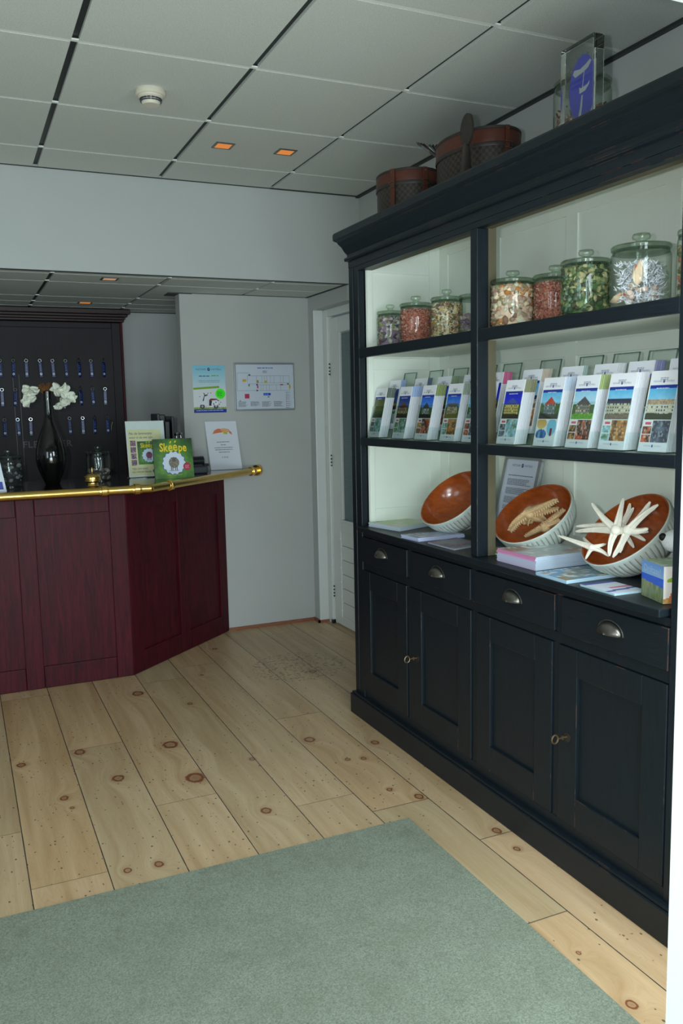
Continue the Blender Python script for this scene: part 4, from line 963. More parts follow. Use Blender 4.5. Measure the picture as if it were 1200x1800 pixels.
mb = MB(); mb.col = True; mb.face([FP(-W_+.02, .02, -.006), FP(W_-.02, .02, -.006), FP(W_-.02, H_-.02, -.006), FP(-W_+.02, H_-.02, -.006)], 0, lin((206, 214, 230)))
logo(mb, FP(0, H_-.048, -.0055), U3, fv, .13, (90, 104, 140)); greek(mb, FP(-.0, 0, -.0055), U3, fv, .155, H_-.085, .0028, 1, (80, 84, 100), 2)
for k, b in enumerate((.235, .20, .165, .13, .095, .06)): greek(mb, FP(0, 0, -.0055), U3, fv, .155, b, .0024, 5 if k != 3 else 3, (88, 92, 108), 5+k, 2.2)
mb.build('letter', PRINT, lf)
mb = MB(); mb.hexa([FP(-.02, .002, -.0145), FP(.02, .002, -.0145), FP(.02, .002, -.02), FP(-.02, .002, -.02), FP(-.02, .2, -.0145), FP(.02, .2, -.0145), FP(.02, .2, -.017), FP(-.02, .2, -.017)]); mb.build('easel_leg', PLASTB, lf)

# ------------------------------------------------------------------ things on top of the cabinet
ZT = 2.1535
def hatbox(x, y, rx, ry, h, label, olive=False, rot=0):
    t = thing('hat_box', label, 'hat box', (x, y, ZT), 'vintage hat boxes on top of the cabinet'); N = 64
    q = Matrix.Rotation(rot, 3, 'Z')
    def ring(k, z): return [V(x, y, ZT+z)+q @ V(rx*k*math.cos(2*PI*i/N), ry*k*math.sin(2*PI*i/N), 0) for i in range(N)]
    hb = h*.68; b = MB(); b.rings([ring(.99, .001), ring(.99, hb)])
    circ = PI*(rx+ry)
    for i in range(N):
        u0, u1 = i/N*circ/.012, (i+1)/N*circ/.012; b.uv[i] = [(u0, 0), (u1, 0), (u1, hb/.012), (u0, hb/.012)]
    b.build('canvas_body', OLIVE if olive else CHECK, t, False)
    l = MB(); l.rings([ring(1.005, hb*.98), ring(1.012, hb+.004), ring(1.012, h-.006), ring(.99, h), ring(.6, h+.004)]); l.build('lid', OLIVE if olive else LEATH, t, True)
    if not olive:
        e = MB(); e.rings([ring(1.018, hb-.004), ring(1.024, hb-.001), ring(1.024, hb+.007), ring(1.018, hb+.010)], cap=False); e.rings([ring(1.0, .0), ring(1.006, .0), ring(1.006, .014), ring(1.0, .014)], cap=False); e.rings([ring(1.014, h-.010), ring(1.02, h-.009), ring(1.02, h-.002), ring(1.0, h+.001)], cap=False); e.build('leather_edging', LEATHD, t, True)
        for a in (-2.62, -1.62):
            s_ = MB()
            def PP(da, z, o=0): a_ = a+da; v_ = q @ V((rx*1.012+o)*math.cos(a_), (ry*1.012+o)*math.sin(a_), 0); return V(x, y, ZT+z)+v_
            dw = .011/ry
            s_.hexa([PP(-dw, .004), PP(dw, .004), PP(dw, .004, .007), PP(-dw, .004, .007), PP(-dw, h), PP(dw, h), PP(dw, h, .007), PP(-dw, h, .007)])
            o_ = s_.build('strap', LEATH, t, bevel=.001)
            bk = MB(); c0 = PP(0, hb*.98, .009); tv = (PP(dw, hb)-PP(-dw, hb)).normalized()
            bk.tube([c0-tv*.014+V(0, 0, -.010), c0+tv*.014+V(0, 0, -.010), c0+tv*.014+V(0, 0, .010), c0-tv*.014+V(0, 0, .010)], .0018, 6, closed=True)
            bk.blob(PP(0, h-.014, .008), (.003, .003, .003), 8); bk.build('buckle', PEWTER, o_, True)
hatbox(1.755, 3.165, .125, .145, .182, 'round checked hat box with brown leather lid, farther one near the wall')
hatbox(1.79, 2.71, .130, .190, .195, 'large oval checked hat box with two leather straps, nearest one')
hatbox(1.97, 3.12, .085, .10, .215, 'small olive lidded box standing behind the two checked hat boxes', True)
hm = thing('hand_mirror', 'dark paddle-shaped hand mirror propped against the large hat box', 'hand mirror', (1.625, 2.50, ZT))
mb = MB(); N = 28
def MP(a, b, c): return V(1.632+b*.03, 2.543, ZT)+V(0, -1, 0)*a+V(.0, 0, 1)*b+V(-1, 0, .03)*c
def oval(ra, rb, b0, c): return [MP(ra*math.cos(2*PI*i/N), b0+rb*math.sin(2*PI*i/N), c) for i in range(N)]
mb.rings([oval(.030, .046, .170, -.008), oval(.037, .053, .170, -.005), oval(.037, .053, .170, .003), oval(.032, .048, .170, .006)])
mb.build('mirror_head', LEATHD, hm, True)
mb = MB(); mb.rings([oval(.029, .045, .170, -.0085), oval(.029, .045, .170, -.0095)]); mb.build('mirror_glass', CHROME, hm, True)
mb = MB(); mb.tube([MP(0, .125, 0), MP(0, .10, 0), MP(.0, .05, 0), MP(.001, .002, 0)], [.012, .015, .019, .023], 14, flat=.5, up=(0, 1, 0)); mb.build('handle', LEATHD, hm, True)
# folded patterned fan lying on the olive box
mb = MB(); mb.col = True; rr = random.Random(3); n = 26
base = V(1.90, 3.06, ZT+.222)
for k in range(n):
    a0, a1 = 1.15+1.5*k/n, 1.15+1.5*(k+1)/n; c = rr.choice([(40, 40, 42), (58, 44, 40), (120, 30, 50), (70, 90, 90), (150, 150, 130), (30, 44, 60), (140, 110, 60), (44, 40, 38)])
    z0, z1 = (.0, .010) if k % 2 else (.010, .0)
    P = [base+V(-.03*1, .02*k/n, 0), base+V(-.03, .02*(k+1)/n, 0)]
    for q0, q1, cc in ((.02, .06, c), (.06, .10, tuple(min(255, x*1.5) for x in c)), (.10, .125, c)):
        mb.face([base+V(-math.cos(a0)*q0-.05, math.sin(a0)*q0, z0+q0*.75), base+V(-math.cos(a0)*q1-.05, math.sin(a0)*q1, z0+q1*.75), base+V(-math.cos(a1)*q1-.05, math.sin(a1)*q1, z1+q1*.75), base+V(-math.cos(a1)*q0-.05, math.sin(a1)*q0, z1+q0*.75)], 0, lin(cc))
fn_ = mb.build('folding_fan', MATTE, None); s_ = fn_.modifiers.new('solid', 'SOLIDIFY'); s_.thickness = .0012
tag(fn_, 'dark patterned folded fan lying on the olive box near the ceiling', 'fan')
# acrylic award
aw = thing('acrylic_award', 'clear acrylic block with blue oval emblem on the cabinet edge', 'award', (1.625, 1.945, ZT))
ax, ay0, ay1, ah = 1.607, 1.88, 2.016, .222
MB().box(ax, ax+.036, ay0, ay1, ZT, ZT+ah).build('acrylic_block', BLKGL, aw, bevel=.0025)
mb = MB(); mb.col = True; ac = V(ax+.0372, (ay0+ay1)/2-.002, ZT+ah*.47); zz = V(0, 0, 1)
def S_(x, z, c, pts=None): pass
mb.disc(ac, U3, zz, .055, c=(34, 44, 200), n=48, ry=.086)
mb.poly([(-.040, .047), (-.034, .056), (-.01, .052), (.012, .058), (.030, .066), (.036, .060), (.022, .046), (.0, .040), (-.03, .036)], ac, U3, zz, c=(206, 210, 214), off=.0008)
mb.poly([(.006, .046), (.009, .046), (.002, .0), (-.001, .0)], ac, U3, zz, c=(206, 210, 214), off=.0008)
mb.poly([(-.012, .006), (-.006, .001), (.02, .004), (.030, .012), (.027, .002), (.012, -.010), (-.012, -.012)], ac, U3, zz, c=(206, 210, 214), off=.0008)
mb.poly([(-.003, -.018), (.003, -.018), (.0, -.05), (-.005, -.078), (-.016, -.074), (-.008, -.05)], ac, U3, zz, c=(206, 210, 214), off=.0008)
for k, ch in enumerate('FLETCHER'):
    a = PI*.80-PI*.60*k/7; mb.text(ch, .012, ac+U3*(.056*math.cos(a))+zz*(.088*math.sin(a)), U3*math.sin(a)-zz*math.cos(a)*.6, zz*math.sin(a)+U3*math.cos(a)*.6, c=(90, 100, 120))
for k, ch in enumerate('HOTELS'):
    a = PI*1.28+PI*.44*k/5; mb.text(ch, .011, ac+U3*(.056*math.cos(a))+zz*(.093*math.sin(a)), -U3*math.sin(a)+zz*math.cos(a)*.6, -zz*math.sin(a)-U3*math.cos(a)*.6, c=(70, 80, 110))
mb.build('blue_emblem', PRINT, aw)
jar(1.735, 2.075, ZT, .083, .215, 'large glass jar of twigs behind the acrylic award, on the cabinet', None)
mb = MB(); mb.col = True; rr = random.Random(9)
for k in range(120):
    a = rr.uniform(0, 2*PI); q = .076*math.sqrt(rr.random()); p = V(1.735+q*math.cos(a), 2.075+q*math.sin(a), ZT+rr.uniform(.012, .10)); d = V(rr.uniform(-1, 1), rr.uniform(-1, 1), rr.uniform(-.5, .8)).normalized()*.03
    e = p+d; g_ = V(e.x-1.735, e.y-2.075, 0)
    if g_.length > .076: e = e-g_.normalized()*(g_.length-.074)
    e.z = max(e.z, ZT+.01); mb.tube([p, e], [.003, .002], 5, c=lin(rr.choice([(120, 76, 56), (160, 110, 84), (190, 160, 140), (90, 60, 50), (170, 90, 60)])))
tag(mb.build('twig_filling', MATTE, None), 'brown twigs and bark chips in the jar on the cabinet', 'decorative filling', None, 'stuff')

# ------------------------------------------------------------------ on the poster wall
UX, UZ = V(1, 0, 0), V(0, 0, 1); yw = YP-.0015
def paper(name, x0, x1, z0, z1, skew, fn, nx, ny, y=yw, parent=None, th=.001):
    mb = MB(); mb.col = True; mb.hexa([V(x0+skew, y, z0), V(x1+skew, y, z0), V(x1+skew, y+th, z0), V(x0+skew, y+th, z0), V(x0, y, z1), V(x1, y, z1), V(x1, y+th, z1), V(x0, y+th, z1)], 0, lin((230, 232, 236)))
    mb.art((x0+skew, y-.0004, z0), V(x1-x0, 0, 0), V(-skew, 0, z1-z0), nx, ny, fn); return mb
def post(u, v):
    if v < .075: return (20, 44, 150)
    if v < .075+.03+.02*vn(u*40, v*10): return mixc((90, 120, 40), (190, 200, 120), vn(u*60, v*60))
    if v > .50: return mixc((206, 220, 228), (128, 196, 220), (v-.5)*2.1)
    return (224, 226, 230)
mb = paper('poster', 1.323, 1.528, 1.386, 1.674, .002, post, 60, 84)
o = V(1.4255, yw-.0008, 1.53)
logo(mb, o+UZ*.114, UX, UZ, .165, (60, 90, 130), (14, 24, 100)); greek(mb, o-UX*.02, UX, UZ, .085, .075, .006, 1, (70, 110, 150), 3); greek(mb, o+UX*.045, UX, UZ, .06, .077, .006, 1, (120, 180, 60), 8)
greek(mb, o, UX, UZ, .16, .050, .003, 2, (120, 150, 160), 12, 3.2, 1)
mb.poly([(-.100, -.004), (.062, .006), (.062, .018), (-.100, .008)], o, UX, UZ, c=(122, 172, 40))
mb.disc(o+UX*.068-UZ*.030, UX, UZ, .031, c=(60, 255, 20), off=.0012); greek(mb, o+UX*.068-UZ*.030-V(0, .0012, 0), UX, UZ, .040, .010, .003, 4, (30, 110, 30), 4, 2.6)
so = o+UX*.0-UZ*.118           # scooter, sitting on the grass strip
def sp(pts, c, off=.0012): mb.poly([(x*.001, y*.001) for x, y in pts], so, UX, UZ, c=c, off=off)
for cx in (-48, 38): mb.disc(so+UX*cx*.001+UZ*.012, UX, UZ, .0145, c=(40, 34, 40), off=.0010); mb.disc(so+UX*cx*.001+UZ*.012, UX, UZ, .0075, c=(170, 160, 170), off=.0013)
sp([(-30, 8), (20, 8), (24, 16), (-20, 16)], (236, 238, 242)); sp([(-62, 24), (-46, 44), (-36, 76), (-24, 78), (-20, 40), (-16, 14), (-30, 8), (-36, 22)], (226, 230, 240)); sp([(-46, 44), (-36, 76), (-32, 76), (-38, 46)], (30, 30, 44), .0016)
sp([(-6, 16), (10, 16), (16, 46), (-4, 48)], (44, 34, 42)); sp([(-6, 46), (50, 52), (46, 58), (8, 60), (-2, 54)], (110, 50, 56), .0015); sp([(8, 20), (46, 16), (54, 30), (46, 48), (14, 46)], (232, 236, 244), .0016); sp([(18, 26), (26, 20), (30, 24), (22, 32)], (60, 70, 100), .0018); sp([(34, 34), (40, 34), (40, 40), (34, 40)], (40, 40, 60), .0018)
sp([(-36, 74), (-24, 74), (-10, 82), (-14, 86), (-28, 82), (-36, 96), (-40, 94), (-34, 82)], (50, 50, 60), .0016); sp([(46, 44), (60, 46), (58, 50), (46, 50)], (60, 50, 56)); sp([(52, 24), (62, 28), (60, 20)], (90, 50, 56))
for bx, bz in ((-14, 92), (4, 94), (-66, 72), (64, 36)): sp([(bx, bz), (bx+5, bz+4), (bx+7, bz-2), (bx+2, bz-3)], (90, 90, 110))
greek(mb, o, UX, UZ, .17, -.133, .0045, 1, (150, 180, 230), 15)
tag(mb.build('scooter_poster', PRINT, None), 'pale blue poster with white scooter and neon green sticker', 'poster')
# floor plan
fp = thing('floor_plan_frame', 'thin silver framed floor plan on the grey wall', 'framed plan', (1.778, yw, 1.39))
x0, x1, z0, z1 = 1.582, 1.979, 1.392, 1.688; mb = MB()
for a in ((x0, x1, z0, z0+.010), (x0, x1, z1-.010, z1), (x0, x0+.010, z0+.010, z1-.010), (x1-.010, x1, z0+.010, z1-.010)): mb.box(a[0], a[1], YP-.016, YP-.001, a[2], a[3])
mb.build('frame', ALU, fp, bevel=.0015)
mb = MB(); mb.col = True; yp = YP-.006; mb.face([(x0+.009, yp, z0+.009), (x1-.009, yp, z0+.009), (x1-.009, yp, z1-.009), (x0+.009, yp, z1-.009)], 0, lin((206, 214, 228)))
o = V(x0, yp, z0); W, H = x1-x0, z1-z0
def ln_(a, b, c, d, col=(110, 118, 140), t_=.0014):
    if abs(a-c) > abs(b-d): mb.poly([(a, b), (c, b), (c, b+t_), (a, b+t_)], o, UX, UZ, c=col)
    else: mb.poly([(a, min(b, d)), (a+t_, min(b, d)), (a+t_, max(b, d)), (a, max(b, d))], o, UX, UZ, c=col)
def fr2(u, v): return u*W, v*H
def L2(a, b, c, d, **k): ln_(*fr2(a, b), *fr2(c, d), **k)
for a, b, c, d in ((.05, .79, .26, .79), (.05, .42, .05, .79), (.05, .42, .92, .42), (.22, .73, .92, .73), (.92, .42, .92, .73), (.22, .60, .22, .73), (.40, .58, .92, .58), (.40, .54, .92, .54), (.24, .56, .40, .56)): L2(a, b, c, d)
for q in (.37, .46, .50, .54, .60, .66, .77, .82): L2(q, .58, q, .73)
for q in (.44, .48, .53, .58, .70, .77): L2(q, .42, q, .54)
def R2(a, b, c, d, col): mb.poly([fr2(a, b), fr2(c, b), fr2(c, d), fr2(a, d)], o, UX, UZ, c=col, off=.0005)
for a in ((.14, .61, .20, .66, (210, 170, 30)), (.375, .58, .405, .64, (150, 150, 60)), (.50, .58, .54, .63, (200, 180, 40)), (.915, .46, .94, .54, (210, 170, 30)), (.365, .53, .39, .565, (30, 50, 170)), (.375, .47, .40, .53, (190, 90, 110)), (.765, .53, .815, .555, (170, 80, 90)), (.17, .26, .245, .355, (196, 50, 96)), (.48, .32, .60, .37, (20, 70, 200)), (.24, .735, .27, .765, (30, 90, 70)), (.235, .51, .255, .56, (70, 110, 100)), (.365, .41, .39, .44, (30, 80, 60)), (.885, .545, .91, .575, (50, 110, 80)), (.55, .275, .575, .30, (90, 120, 110)), (.08, .20, .105, .225, (200, 120, 160))): R2(*a)
mb.text('Eemz', .012, o+UX*W*.54+UZ*H*.33, UX, UZ, c=(150, 180, 240), off=.0009) if 0 else greek(mb, o+UX*W*.54-V(0, .0004, 0), UX, UZ, .036, H*.335, .006, 1, (120, 160, 236), 4)
greek(mb, o+UX*W*.52, UX, UZ, .11, H*.885, .006, 1, (90, 120, 200), 6, align=1); greek(mb, o+UX*W*.52, UX, UZ, .035, H*.83, .0028, 3, (90, 94, 110), 7, 2)
for q, nn in ((.14, 7), (.34, 6), (.53, 7), (.73, 7)): greek(mb, o+UX*W*q, UX, UZ, .062, H*.185, .0026, nn, (110, 116, 130), int(q*50), 1.9)
for k in range(9): mb.disc(o+UX*W*.865+UZ*H*(.38-.04*k), UX, UZ, .0028, c=((60, 60, 90), (150, 60, 90), (60, 60, 70))[k % 3], n=8); greek(mb, o+UX*W*.905, UX, UZ, .024, H*(.375-.04*k), .0028, 1, (110, 116, 130), k)
mb.build('plan_print', PRINT, fp)
# ------------------------------------------------------------------ on the counter
ZK = 1.0352
def sign_stand(name, x, y, w_, h, label, rot=0): pass
# price sign leaning on the wall
ps = thing('price_sign', 'white sign with orange pattern standing at the counter end', 'sign', (1.48, 5.06, ZK)); sv = V(-.018, .045, .30).normalized(); so2 = V(1.502, 5.045, ZK); h = .302; w2 = .101
mb = MB(); mb.col = True; n_ = UX.cross(sv)
A = [so2-UX*w2, so2+UX*w2, so2+UX*w2-n_*.003, so2-UX*w2-n_*.003]
mb.hexa(A+[p+sv*h for p in A], 0, lin((190, 196, 204)))
mb.art(so2-UX*(w2-.002)+sv*.002+n_*.0003, UX*(2*w2-.004), sv*(h-.004), 4, 4, lambda u, v: (222, 226, 236))
c0 = so2+sv*.235+n_*.0004
mb.poly([(-.060, -.012), (-.046, .010), (-.022, .020), (.01, .018), (.012, .004), (.0, -.004), (-.02, -.006)], c0, UX, sv, c=(226, 120, 84), off=.0003)
mb.poly([(-.01, .018), (.02, .022), (.045, .016), (.056, .002), (.03, -.006), (.004, .0)], c0, UX, sv, c=(226, 170, 140), off=.0005); mb.poly([(.0, .012), (.02, .008), (.03, -.010), (.012, -.016), (.006, -.002)], c0, UX, sv, c=(224, 180, 60), off=.0007)
mb.poly([(.022, -.006), (.034, -.004), (.034, -.014), (.020, -.016)], c0, UX, sv, c=(150, 190, 60), off=.0008); mb.poly([(.044, .004), (.060, -.002), (.064, -.020), (.048, -.010)], c0, UX, sv, c=(220, 110, 90), off=.0005)
for k, (b, L) in enumerate(((.170, .085), (.152, .045), (.135, .12), (.122, .115), (.107, .075))): greek(mb, so2+n_*.0006, UX, sv, L, b, .0036, 1, (90, 94, 110), 20+k, align=1)
mb.text('€ 39,95', .013, so2+sv*.072+n_*.0006, UX, sv, c=(40, 44, 60)); mb.build('sign_print', PRINT, ps)
MB().hexa([so2-UX*w2+V(0, -.02, 0), so2+UX*w2+V(0, -.02, 0), so2+UX*w2+V(0, .02, 0), so2-UX*w2+V(0, .02, 0), so2-UX*w2+V(0, -.02, .002), so2+UX*w2+V(0, -.02, .002), so2+UX*w2+V(0, .02, .002), so2-UX*w2+V(0, .02, .002)])
mb = MB(); mb.hexa([so2-UX*w2+V(0, -.03, 0), so2+UX*w2+V(0, -.03, 0), so2+UX*w2+V(0, .0, 0), so2-UX*w2+V(0, .0, 0), so2-UX*w2+V(0, -.03, .0022), so2+UX*w2+V(0, -.03, .0022), so2+UX*w2+V(0, .0, .0022), so2-UX*w2+V(0, .0, .0022)]); mb.build('acrylic_foot', ACRY, ps)
# small printer / card reader
cr = thing('receipt_printer', 'black receipt printer with rounded top beside the price sign', 'printer', (1.24, 4.86, ZK))
cx, cy = 1.235, 4.86; mb = MB(); mb.box(cx-.075, cx+.085, cy-.05, cy+.05, ZK, ZK+.042); mb.build('printer_base', PLASTG, cr, bevel=.008)
mb = MB(); mb.tube([(cx-.09, cy+.0, ZK+.070), (cx+.070, cy+.0, ZK+.072)], .028, 20); mb.box(cx-.07, cx+.06, cy-.02, cy+.03, ZK+.03, ZK+.075); mb.build('rounded_cover', PLASTB, cr, True)
MB().box(cx+.07, cx+.098, cy-.02, cy+.01, ZK+.040, ZK+.056).build('side_button', PLASTB, cr, bevel=.003)
# dark file tray upright behind the books
ft = thing('upright_file_rack', 'black upright file rack behind the green book', 'file rack', (1.13, 5.02, ZK)); mb = MB()
mb.box(1.062, 1.078, 4.93, 5.11, ZK, ZK+.352); mb.box(1.078, 1.145, 5.09, 5.10, ZK, ZK+.345); mb.box(1.145, 1.16, 4.93, 5.11, ZK, ZK+.335); mb.box(1.078, 1.145, 4.93, 5.09, ZK, ZK+.02); mb.build('rack', PLASTB, ft, bevel=.004)
MB().box(1.086, 1.104, 4.94, 5.08, ZK+.02, ZK+.32).build('grey_folder', PLASTG, ft, bevel=.003); MB().box(1.11, 1.138, 4.95, 5.08, ZK+.02, ZK+.305).build('dark_folder', PLASTB, ft, bevel=.003)
hs = thing('desk_calculator_stand', 'small dark stand with two chrome knobs behind the green book', 'pen stand', (1.19, 4.99, ZK)); hs.name = 'pen_stand'
MB().box(1.168, 1.222, 4.96, 5.01, ZK, ZK+.205).build('stand_body', PLASTB, hs, bevel=.008)
for dx in (-.014, .012): MB().lathe([(.006, 0), (.006, .016), (.011, .020), (.012, .028), (.007, .033)], (1.195+dx, 4.98, ZK+.205), 16).build('knob', CHROME, hs, True)
# sheep poster in acrylic stand and sheep book
def meadow(u, v): return mixc(mixc((70, 130, 40), (130, 190, 60), vn(u*5, v*5, 2)), (24, 60, 30), max(0, 1.5*abs(u-.5)+1.2*max(0, v-.6)-.35+.25*vn(u*22, v*22)))
def sheep(mb, o, u, v, s, plum=False):
    o, u, v = Vector(o), Vector(u).normalized(), Vector(v).normalized(); N = 72
    def flower(R_, c, off): mb.poly([(s*(R_+.018*math.cos(14*2*PI*k/N))*math.cos(2*PI*k/N), s*(R_+.018*math.cos(14*2*PI*k/N))*math.sin(2*PI*k/N)) for k in range(N)], o, u, v, c=c, off=off)
    flower(.325, (60, 90, 150), .0006); flower(.305, (214, 226, 244), .0010)
    wool = (120, 112, 96) if not plum else (120, 60, 90); dk = (70, 66, 60) if not plum else (80, 30, 60)
    mb.poly([(-s*.14, -s*.20), (s*.15, -s*.20), (s*.10, -s*.225), (-s*.16, -s*.222)], o, u, v, c=(150, 170, 190), off=.0012)
    for x in (-.085, -.045, .03, .075): mb.poly([((x-.010)*s, -.20*s), ((x+.010)*s, -.20*s), ((x+.012)*s, -.06*s), ((x-.012)*s, -.06*s)], o, u, v, c=dk, off=.0014)
    mb.poly([(s*(.142+.008*math.cos(17*t))*math.cos(t), s*(.15+.008*math.sin(13*t))*math.sin(t)+s*.01) for t in [2*PI*k/60 for k in range(60)]], o, u, v, c=wool, off=.0018)
    rr = random.Random(2)
    for k in range(46):
        a, q = rr.uniform(0, 6.28), math.sqrt(rr.random())*.12; mb.disc(o+u*(s*q*math.cos(a))+v*(s*q*math.sin(a)+s*.01), u, v, s*.014, c=mixc(wool, (170, 160, 140) if not plum else (170, 110, 140), rr.random()), n=7, off=.0021)
    mb.disc(o+v*s*.085, u, v, s*.048, c=mixc(wool, (60, 56, 50), .4), n=16, off=.0025, ry=s*.06)
    for x in (-1, 1): mb.disc(o+v*s*.135+u*(x*s*.055), u, v, s*.028, c=dk, n=10, off=.0023, ry=s*.012); mb.disc(o+v*s*.10+u*(x*s*.02), u, v, s*.007, c=(16, 14, 14), n=8, off=.0029)
def skeepe(mb, o, u, v, s):
    u, v = Vector(u).normalized(), Vector(v).normalized(); Y = (240, 210, 30); k = dict(c=Y, fat=.0012*s/.05, sx=.75, off=.0014)
    mb.text('Sk', s, o, u, v, align='RIGHT', **k)
    for x, y in ((.24, -.02), (.66, .02)):
        mb.text('e', s*1.15, o+u*(s*x)+v*s*y, u, v, **k)
        mb.poly([(-.06*s, .02*s), (.05*s, .0), (.14*s, .17*s), (.03*s, .19*s)], o+u*(s*x)+v*(s*(y+.70)), u, v, c=Y, off=.0014)
    mb.text('pe', s, o+u*(s*.92)-v*s*.03, u, v, align='LEFT', **k)
st_ = thing('poster_stand', 'acrylic stand with cream sheet advertising the sheep book', 'poster stand', (.96, 4.745, ZK)); bv_ = V(0, .055, .31).normalized(); bo = V(.958, 4.735, ZK+.006); w2, h = .107, .312; n_ = UX.cross(bv_)
mb = MB(); mb.col = True; A = [bo-UX*w2, bo+UX*w2, bo+UX*w2-n_*.0015, bo-UX*w2-n_*.0015]; mb.hexa(A+[p+bv_*h for p in A], 0, lin((232, 234, 236)))
mb.poly([(-.100, .008), (.090, .008), (.086, .264), (-.099, .264)], bo+n_*.0003, UX, bv_, c=(236, 224, 178))
q = bo+n_*.0008; mb.text('Nu de lammetjes', .021, q-UX*.092+bv_*.236, UX, bv_, c=(60, 70, 120), align='LEFT', shear=.2, sx=.88); mb.text('weer in de wei zijn...', .019, q-UX*.092+bv_*.214, UX, bv_, c=(60, 70, 120), align='LEFT', shear=.2, sx=.88)
for k in range(4): mb.art(q+UX*(-.088)+bv_*(.172-.036*k), UX*.030, bv_*.031, 8, 8, lambda u, v, k=k: photo2(k+3, u, v, ((80, 40, 70), (150, 90, 130), (230, 220, 226))))
mb.art(q+UX*(-.050)+bv_*.068, UX*.115, bv_*.130, 24, 26, meadow); sheep(mb, q+UX*.012+bv_*.118+n_*.0005, UX, bv_, .125, True); skeepe(mb, q-UX*.008+bv_*.162+n_*.0005, UX, bv_, .036)
mb.text('TIJD OM WAT', .014, q-UX*.088+bv_*.040, UX, bv_, c=(60, 60, 90), align='LEFT'); mb.text('NU VOOR MAAR', .014, q-UX*.088+bv_*.022, UX, bv_, c=(60, 60, 90), align='LEFT'); mb.text('€14', .022, q+UX*.024+bv_*.022, UX, bv_, c=(20, 30, 110), align='LEFT', fat=.0005)
mb.build('advert_sheet', PRINT, st_)
mb = MB(); A = [bo-UX*w2+n_*.003-bv_*.004, bo+UX*w2+n_*.003-bv_*.004, bo+UX*w2+n_*.0015-bv_*.004, bo-UX*w2+n_*.0015-bv_*.004]; mb.hexa(A+[p+bv_*(h+.003) for p in A]); mb.box(.851, 1.065, 4.70, 4.79, ZK, ZK+.003); mb.build('acrylic_holder', ACRY, st_)
bk = thing('sheep_book', 'square green book with woolly sheep and yellow title on the cover', 'book', (1.07, 4.62, ZK)); u_ = V(.995, .03, 0).normalized(); kv = V(0, .035, .215).normalized(); ko = V(1.071, 4.585, ZK); n_ = u_.cross(kv); w2, h = .1085, .218
mb = MB(); mb.col = True; A = [ko-u_*w2, ko+u_*w2, ko+u_*w2-n_*.014, ko-u_*w2-n_*.014]; mb.hexa(A+[p+kv*h for p in A], 0, lin((40, 70, 40)))
mb.art(ko-u_*w2+n_*.0004, u_*(2*w2), kv*h, 56, 56, meadow); sheep(mb, ko-u_*.0+kv*.084+n_*.0006, u_, kv, .200); skeepe(mb, ko-u_*.030+kv*.149+n_*.0006, u_, kv, .064)
mb.disc(ko+u_*.071+kv*.062, u_, kv, .0215, c=(176, 40, 70), n=28, off=.003); greek(mb, ko+u_*.071+kv*.062+n_*.003, u_, kv, .026, .004, .003, 3, (230, 150, 170), 6, 2.2, 1); greek(mb, ko+n_*.0006, u_, kv, .105, .016, .0036, 1, (200, 190, 60), 4, align=1)
mb.build('cover_print', PRINT, bk)
A = [ko-u_*(w2-.004)-n_*.002, ko+u_*(w2+.0004)-n_*.002, ko+u_*(w2+.0004)-n_*.012, ko-u_*(w2-.004)-n_*.012]; mb = MB(); mb.hexa([p+kv*.003 for p in A]+[p+kv*(h-.003) for p in A]); mb.build('page_block', PAGES, bk)
mb = MB(); mb.tube([ko-n_*.016+kv*.12, V(ko.x, ko.y+.075, ZK+.001)], .002, 6); mb.tube([ko-u_*.03+V(0, -.012, .001), ko-u_*.03+V(0, .075, .001)], .002, 6); mb.tube([ko+u_*.03+V(0, -.012, .001), ko+u_*.03+V(0, .075, .001)], .002, 6)
mb.build('wire_easel', PEWTER, bk, True)
# bell
bl = thing('desk_bell', 'polished brass counter bell at the counter edge', 'bell', (.598, 4.335, ZK)); bx0, by0 = .598, 4.335
MB().lathe([(.030, 0), (.031, .004), (.027, .009), (.026, .020), (.030, .024)], (bx0, by0, ZK), 36).build('bell_base', BRASS, bl, True)
MB().lathe([(.036, .027), (.0425, .029), (.0425, .034), (.038, .037), (.037, .047), (.040, .049), (.036, .056), (.026, .063), (.014, .067), (.004, .068)], (bx0, by0, ZK), 40).build('bell_dome', BRASS, bl, True)
MB().lathe([(.0045, .066), (.0025, .070), (.0025, .082), (.0042, .084), (.0042, .093), (.002, .096)], (bx0, by0, ZK), 16).build('plunger', BRASS, bl, True)
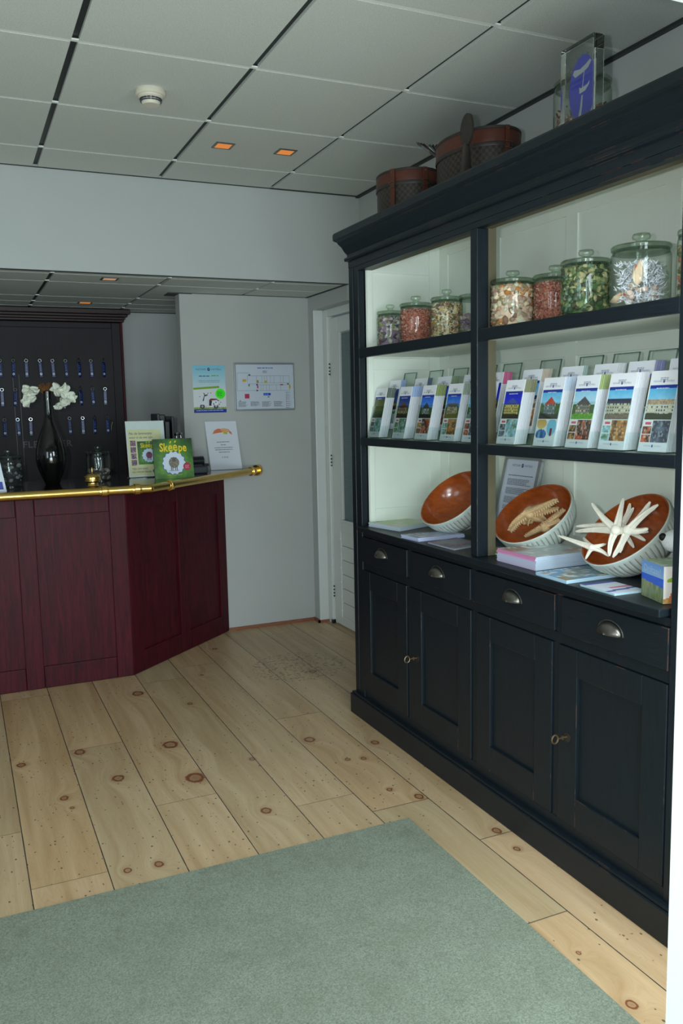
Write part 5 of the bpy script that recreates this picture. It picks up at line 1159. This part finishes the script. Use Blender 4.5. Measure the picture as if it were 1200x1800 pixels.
# vase
vz = thing('black_vase', 'tall glossy black bottle vase with narrow neck on the counter', 'vase', (.436, 4.62, ZK)); vx, vy = .436, 4.62
VP = [(.034, 0), (.038, .004), (.052, .04), (.070, .09), (.0775, .135), (.074, .18), (.060, .235), (.040, .285), (.026, .325), (.0205, .36), (.0200, .44), (.0215, .478), (.0195, .480), (.0165, .47), (.0165, .38)]
MB().lathe(VP, (vx, vy, ZK), 56, cap=False).build('vase_body', VASE, vz, True)
def blossom(cx, cy, cz, s, seed, label):
    rr = random.Random(seed); t = thing('artificial_flower', label, 'flower', (cx, cy, cz), 'white blossoms in the black vase')
    for k in range(9):
        mb = MB(); a = 2*PI*k/9+rr.uniform(-.25, .25); el = rr.uniform(-.7, 1.0); d = V(math.cos(a), math.sin(a)*.6-.25, el).normalized(); side_ = d.cross(V(rr.uniform(-1, 1), -1, rr.uniform(-1, 1))).normalized(); nn = side_.cross(d); g = []
        for i in range(7):
            f_ = i/6; wd = s*.42*math.sin(PI*min(.97, .12+.85*f_))**.7; row = []
            for j in range(6):
                q_ = j/5-.5; row.append(V(cx, cy, cz)+d*(s*f_)+side_*(2*wd*q_)+nn*(s*(.30*f_*f_-.55*q_*q_+.045*math.sin(9*q_+k*2+f_*6))))
            g.append(row)
        b = len(mb.v)
        for row in g: mb.v += row
        for i in range(6):
            for j in range(5): q2 = b+i*6+j; mb.f.append((q2, q2+1, q2+7, q2+6)); mb.mi.append(0); mb.c.append((1, 1, 1))
        o_ = mb.build('petal', PETAL, t, True); s2 = o_.modifiers.new('solid', 'SOLIDIFY'); s2.thickness = .0012; s2.offset = 0
    mb = MB(); mb.blob((cx, cy-.004, cz), (s*.22,)*3, 10); mb.build('flower_heart', PETAL, t, True)
    mb = MB(); mb.tube([(vx, vy, ZK+.42), (vx+(cx-vx)*.25, vy, ZK+.50), (cx, cy, cz-.01)], .0022, 6); mb.build('stem', STEMG, t, True)
blossom(.352, 4.60, 1.512, .046, 1, 'white silk blossom above and left of the vase mouth')
blossom(.345, 4.615, 1.462, .042, 2, 'smaller white silk blossom hanging low on the left of the vase')
blossom(.500, 4.59, 1.520, .052, 3, 'largest white silk blossom, top right of the vase mouth')
blossom(.535, 4.60, 1.482, .046, 4, 'white silk blossom at the far right of the bouquet')
blossom(.505, 4.61, 1.446, .044, 5, 'white silk blossom drooping lowest on the right of the vase')
mb = MB(); rr = random.Random(8)
for k in range(110):
    a = rr.uniform(-1.25, 1.25); L = rr.uniform(.04, .062); mb.tube([(vx+rr.uniform(-.012, .012), vy+rr.uniform(-.012, .012), ZK+.455), (vx+math.sin(a)*L*.5, vy+rr.uniform(-.01, .01), ZK+.465+L*.45*math.cos(a)), (vx+math.sin(a)*L, vy+rr.uniform(-.02, .02), ZK+.475+L*.8*math.cos(a))], .0012, 4)
tag(mb.build('dried_grass', DRYL, None), 'short orange dried grass tuft in the mouth of the black vase', 'dried grass', None, 'stuff')
# jars on the counter
jar(.684, 4.70, ZK, .066, .188, 'glass jar on the counter behind the brass bell', 'glass jars on the reception counter')
fill(.684, 4.70, ZK, .066, .055, [(120, 116, 110), (170, 166, 160), (90, 84, 80)], .010, 60, 'a few grey pebbles in the counter jar behind the bell', 81, (60, 60, 60))
jar(.228, 4.62, ZK, .066, .188, 'glass jar of dark shells left of the black vase', 'glass jars on the reception counter')
fill(.228, 4.62, ZK, .066, .105, [(70, 74, 80), (120, 124, 130), (40, 44, 50), (150, 150, 150)], .011, 130, 'dark grey shells in the counter jar left of the vase', 82, (40, 42, 46))
# tent card at the left edge of the frame
tc_ = thing('tent_card', 'small white tent card with blue base at the left counter end', 'card', (.13, 4.36, ZK)); mb = MB(); mb.col = True
a0 = V(.03, 4.36, ZK); a1 = V(.198, 4.33, ZK); up_ = V(-.012, .03, .165)
mb.hexa([a0, a1, a1+V(0, .002, 0), a0+V(0, .002, 0), a0+up_, a1+up_-V(.012, 0, .0), a1+up_-V(.012, -.002, 0), a0+up_+V(0, .002, 0)], 0, lin((214, 222, 234)))
o_ = a0+V(0, -.0006, .0)+(a1-a0)*.05+up_*.06; mb.art(o_, (a1-a0)*.88, up_*.62-(a1-a0)*.03, 20, 16, lambda u, v: (30, 50, 160) if v < .42 else mixc((150, 60, 70), (190, 200, 220), vn(u*6, v*6)))
mb.build('card_print', PRINT, tc_)
mb = MB(); mb.hexa([a0+V(0, .09, 0), a1+V(0, .09, 0), a1+V(0, .092, 0), a0+V(0, .092, 0), a0+up_, a1+up_-V(.012, 0, 0), a1+up_-V(.012, -.002, 0), a0+up_+V(0, .002, 0)]); mb.build('card_back', PAGES, tc_)
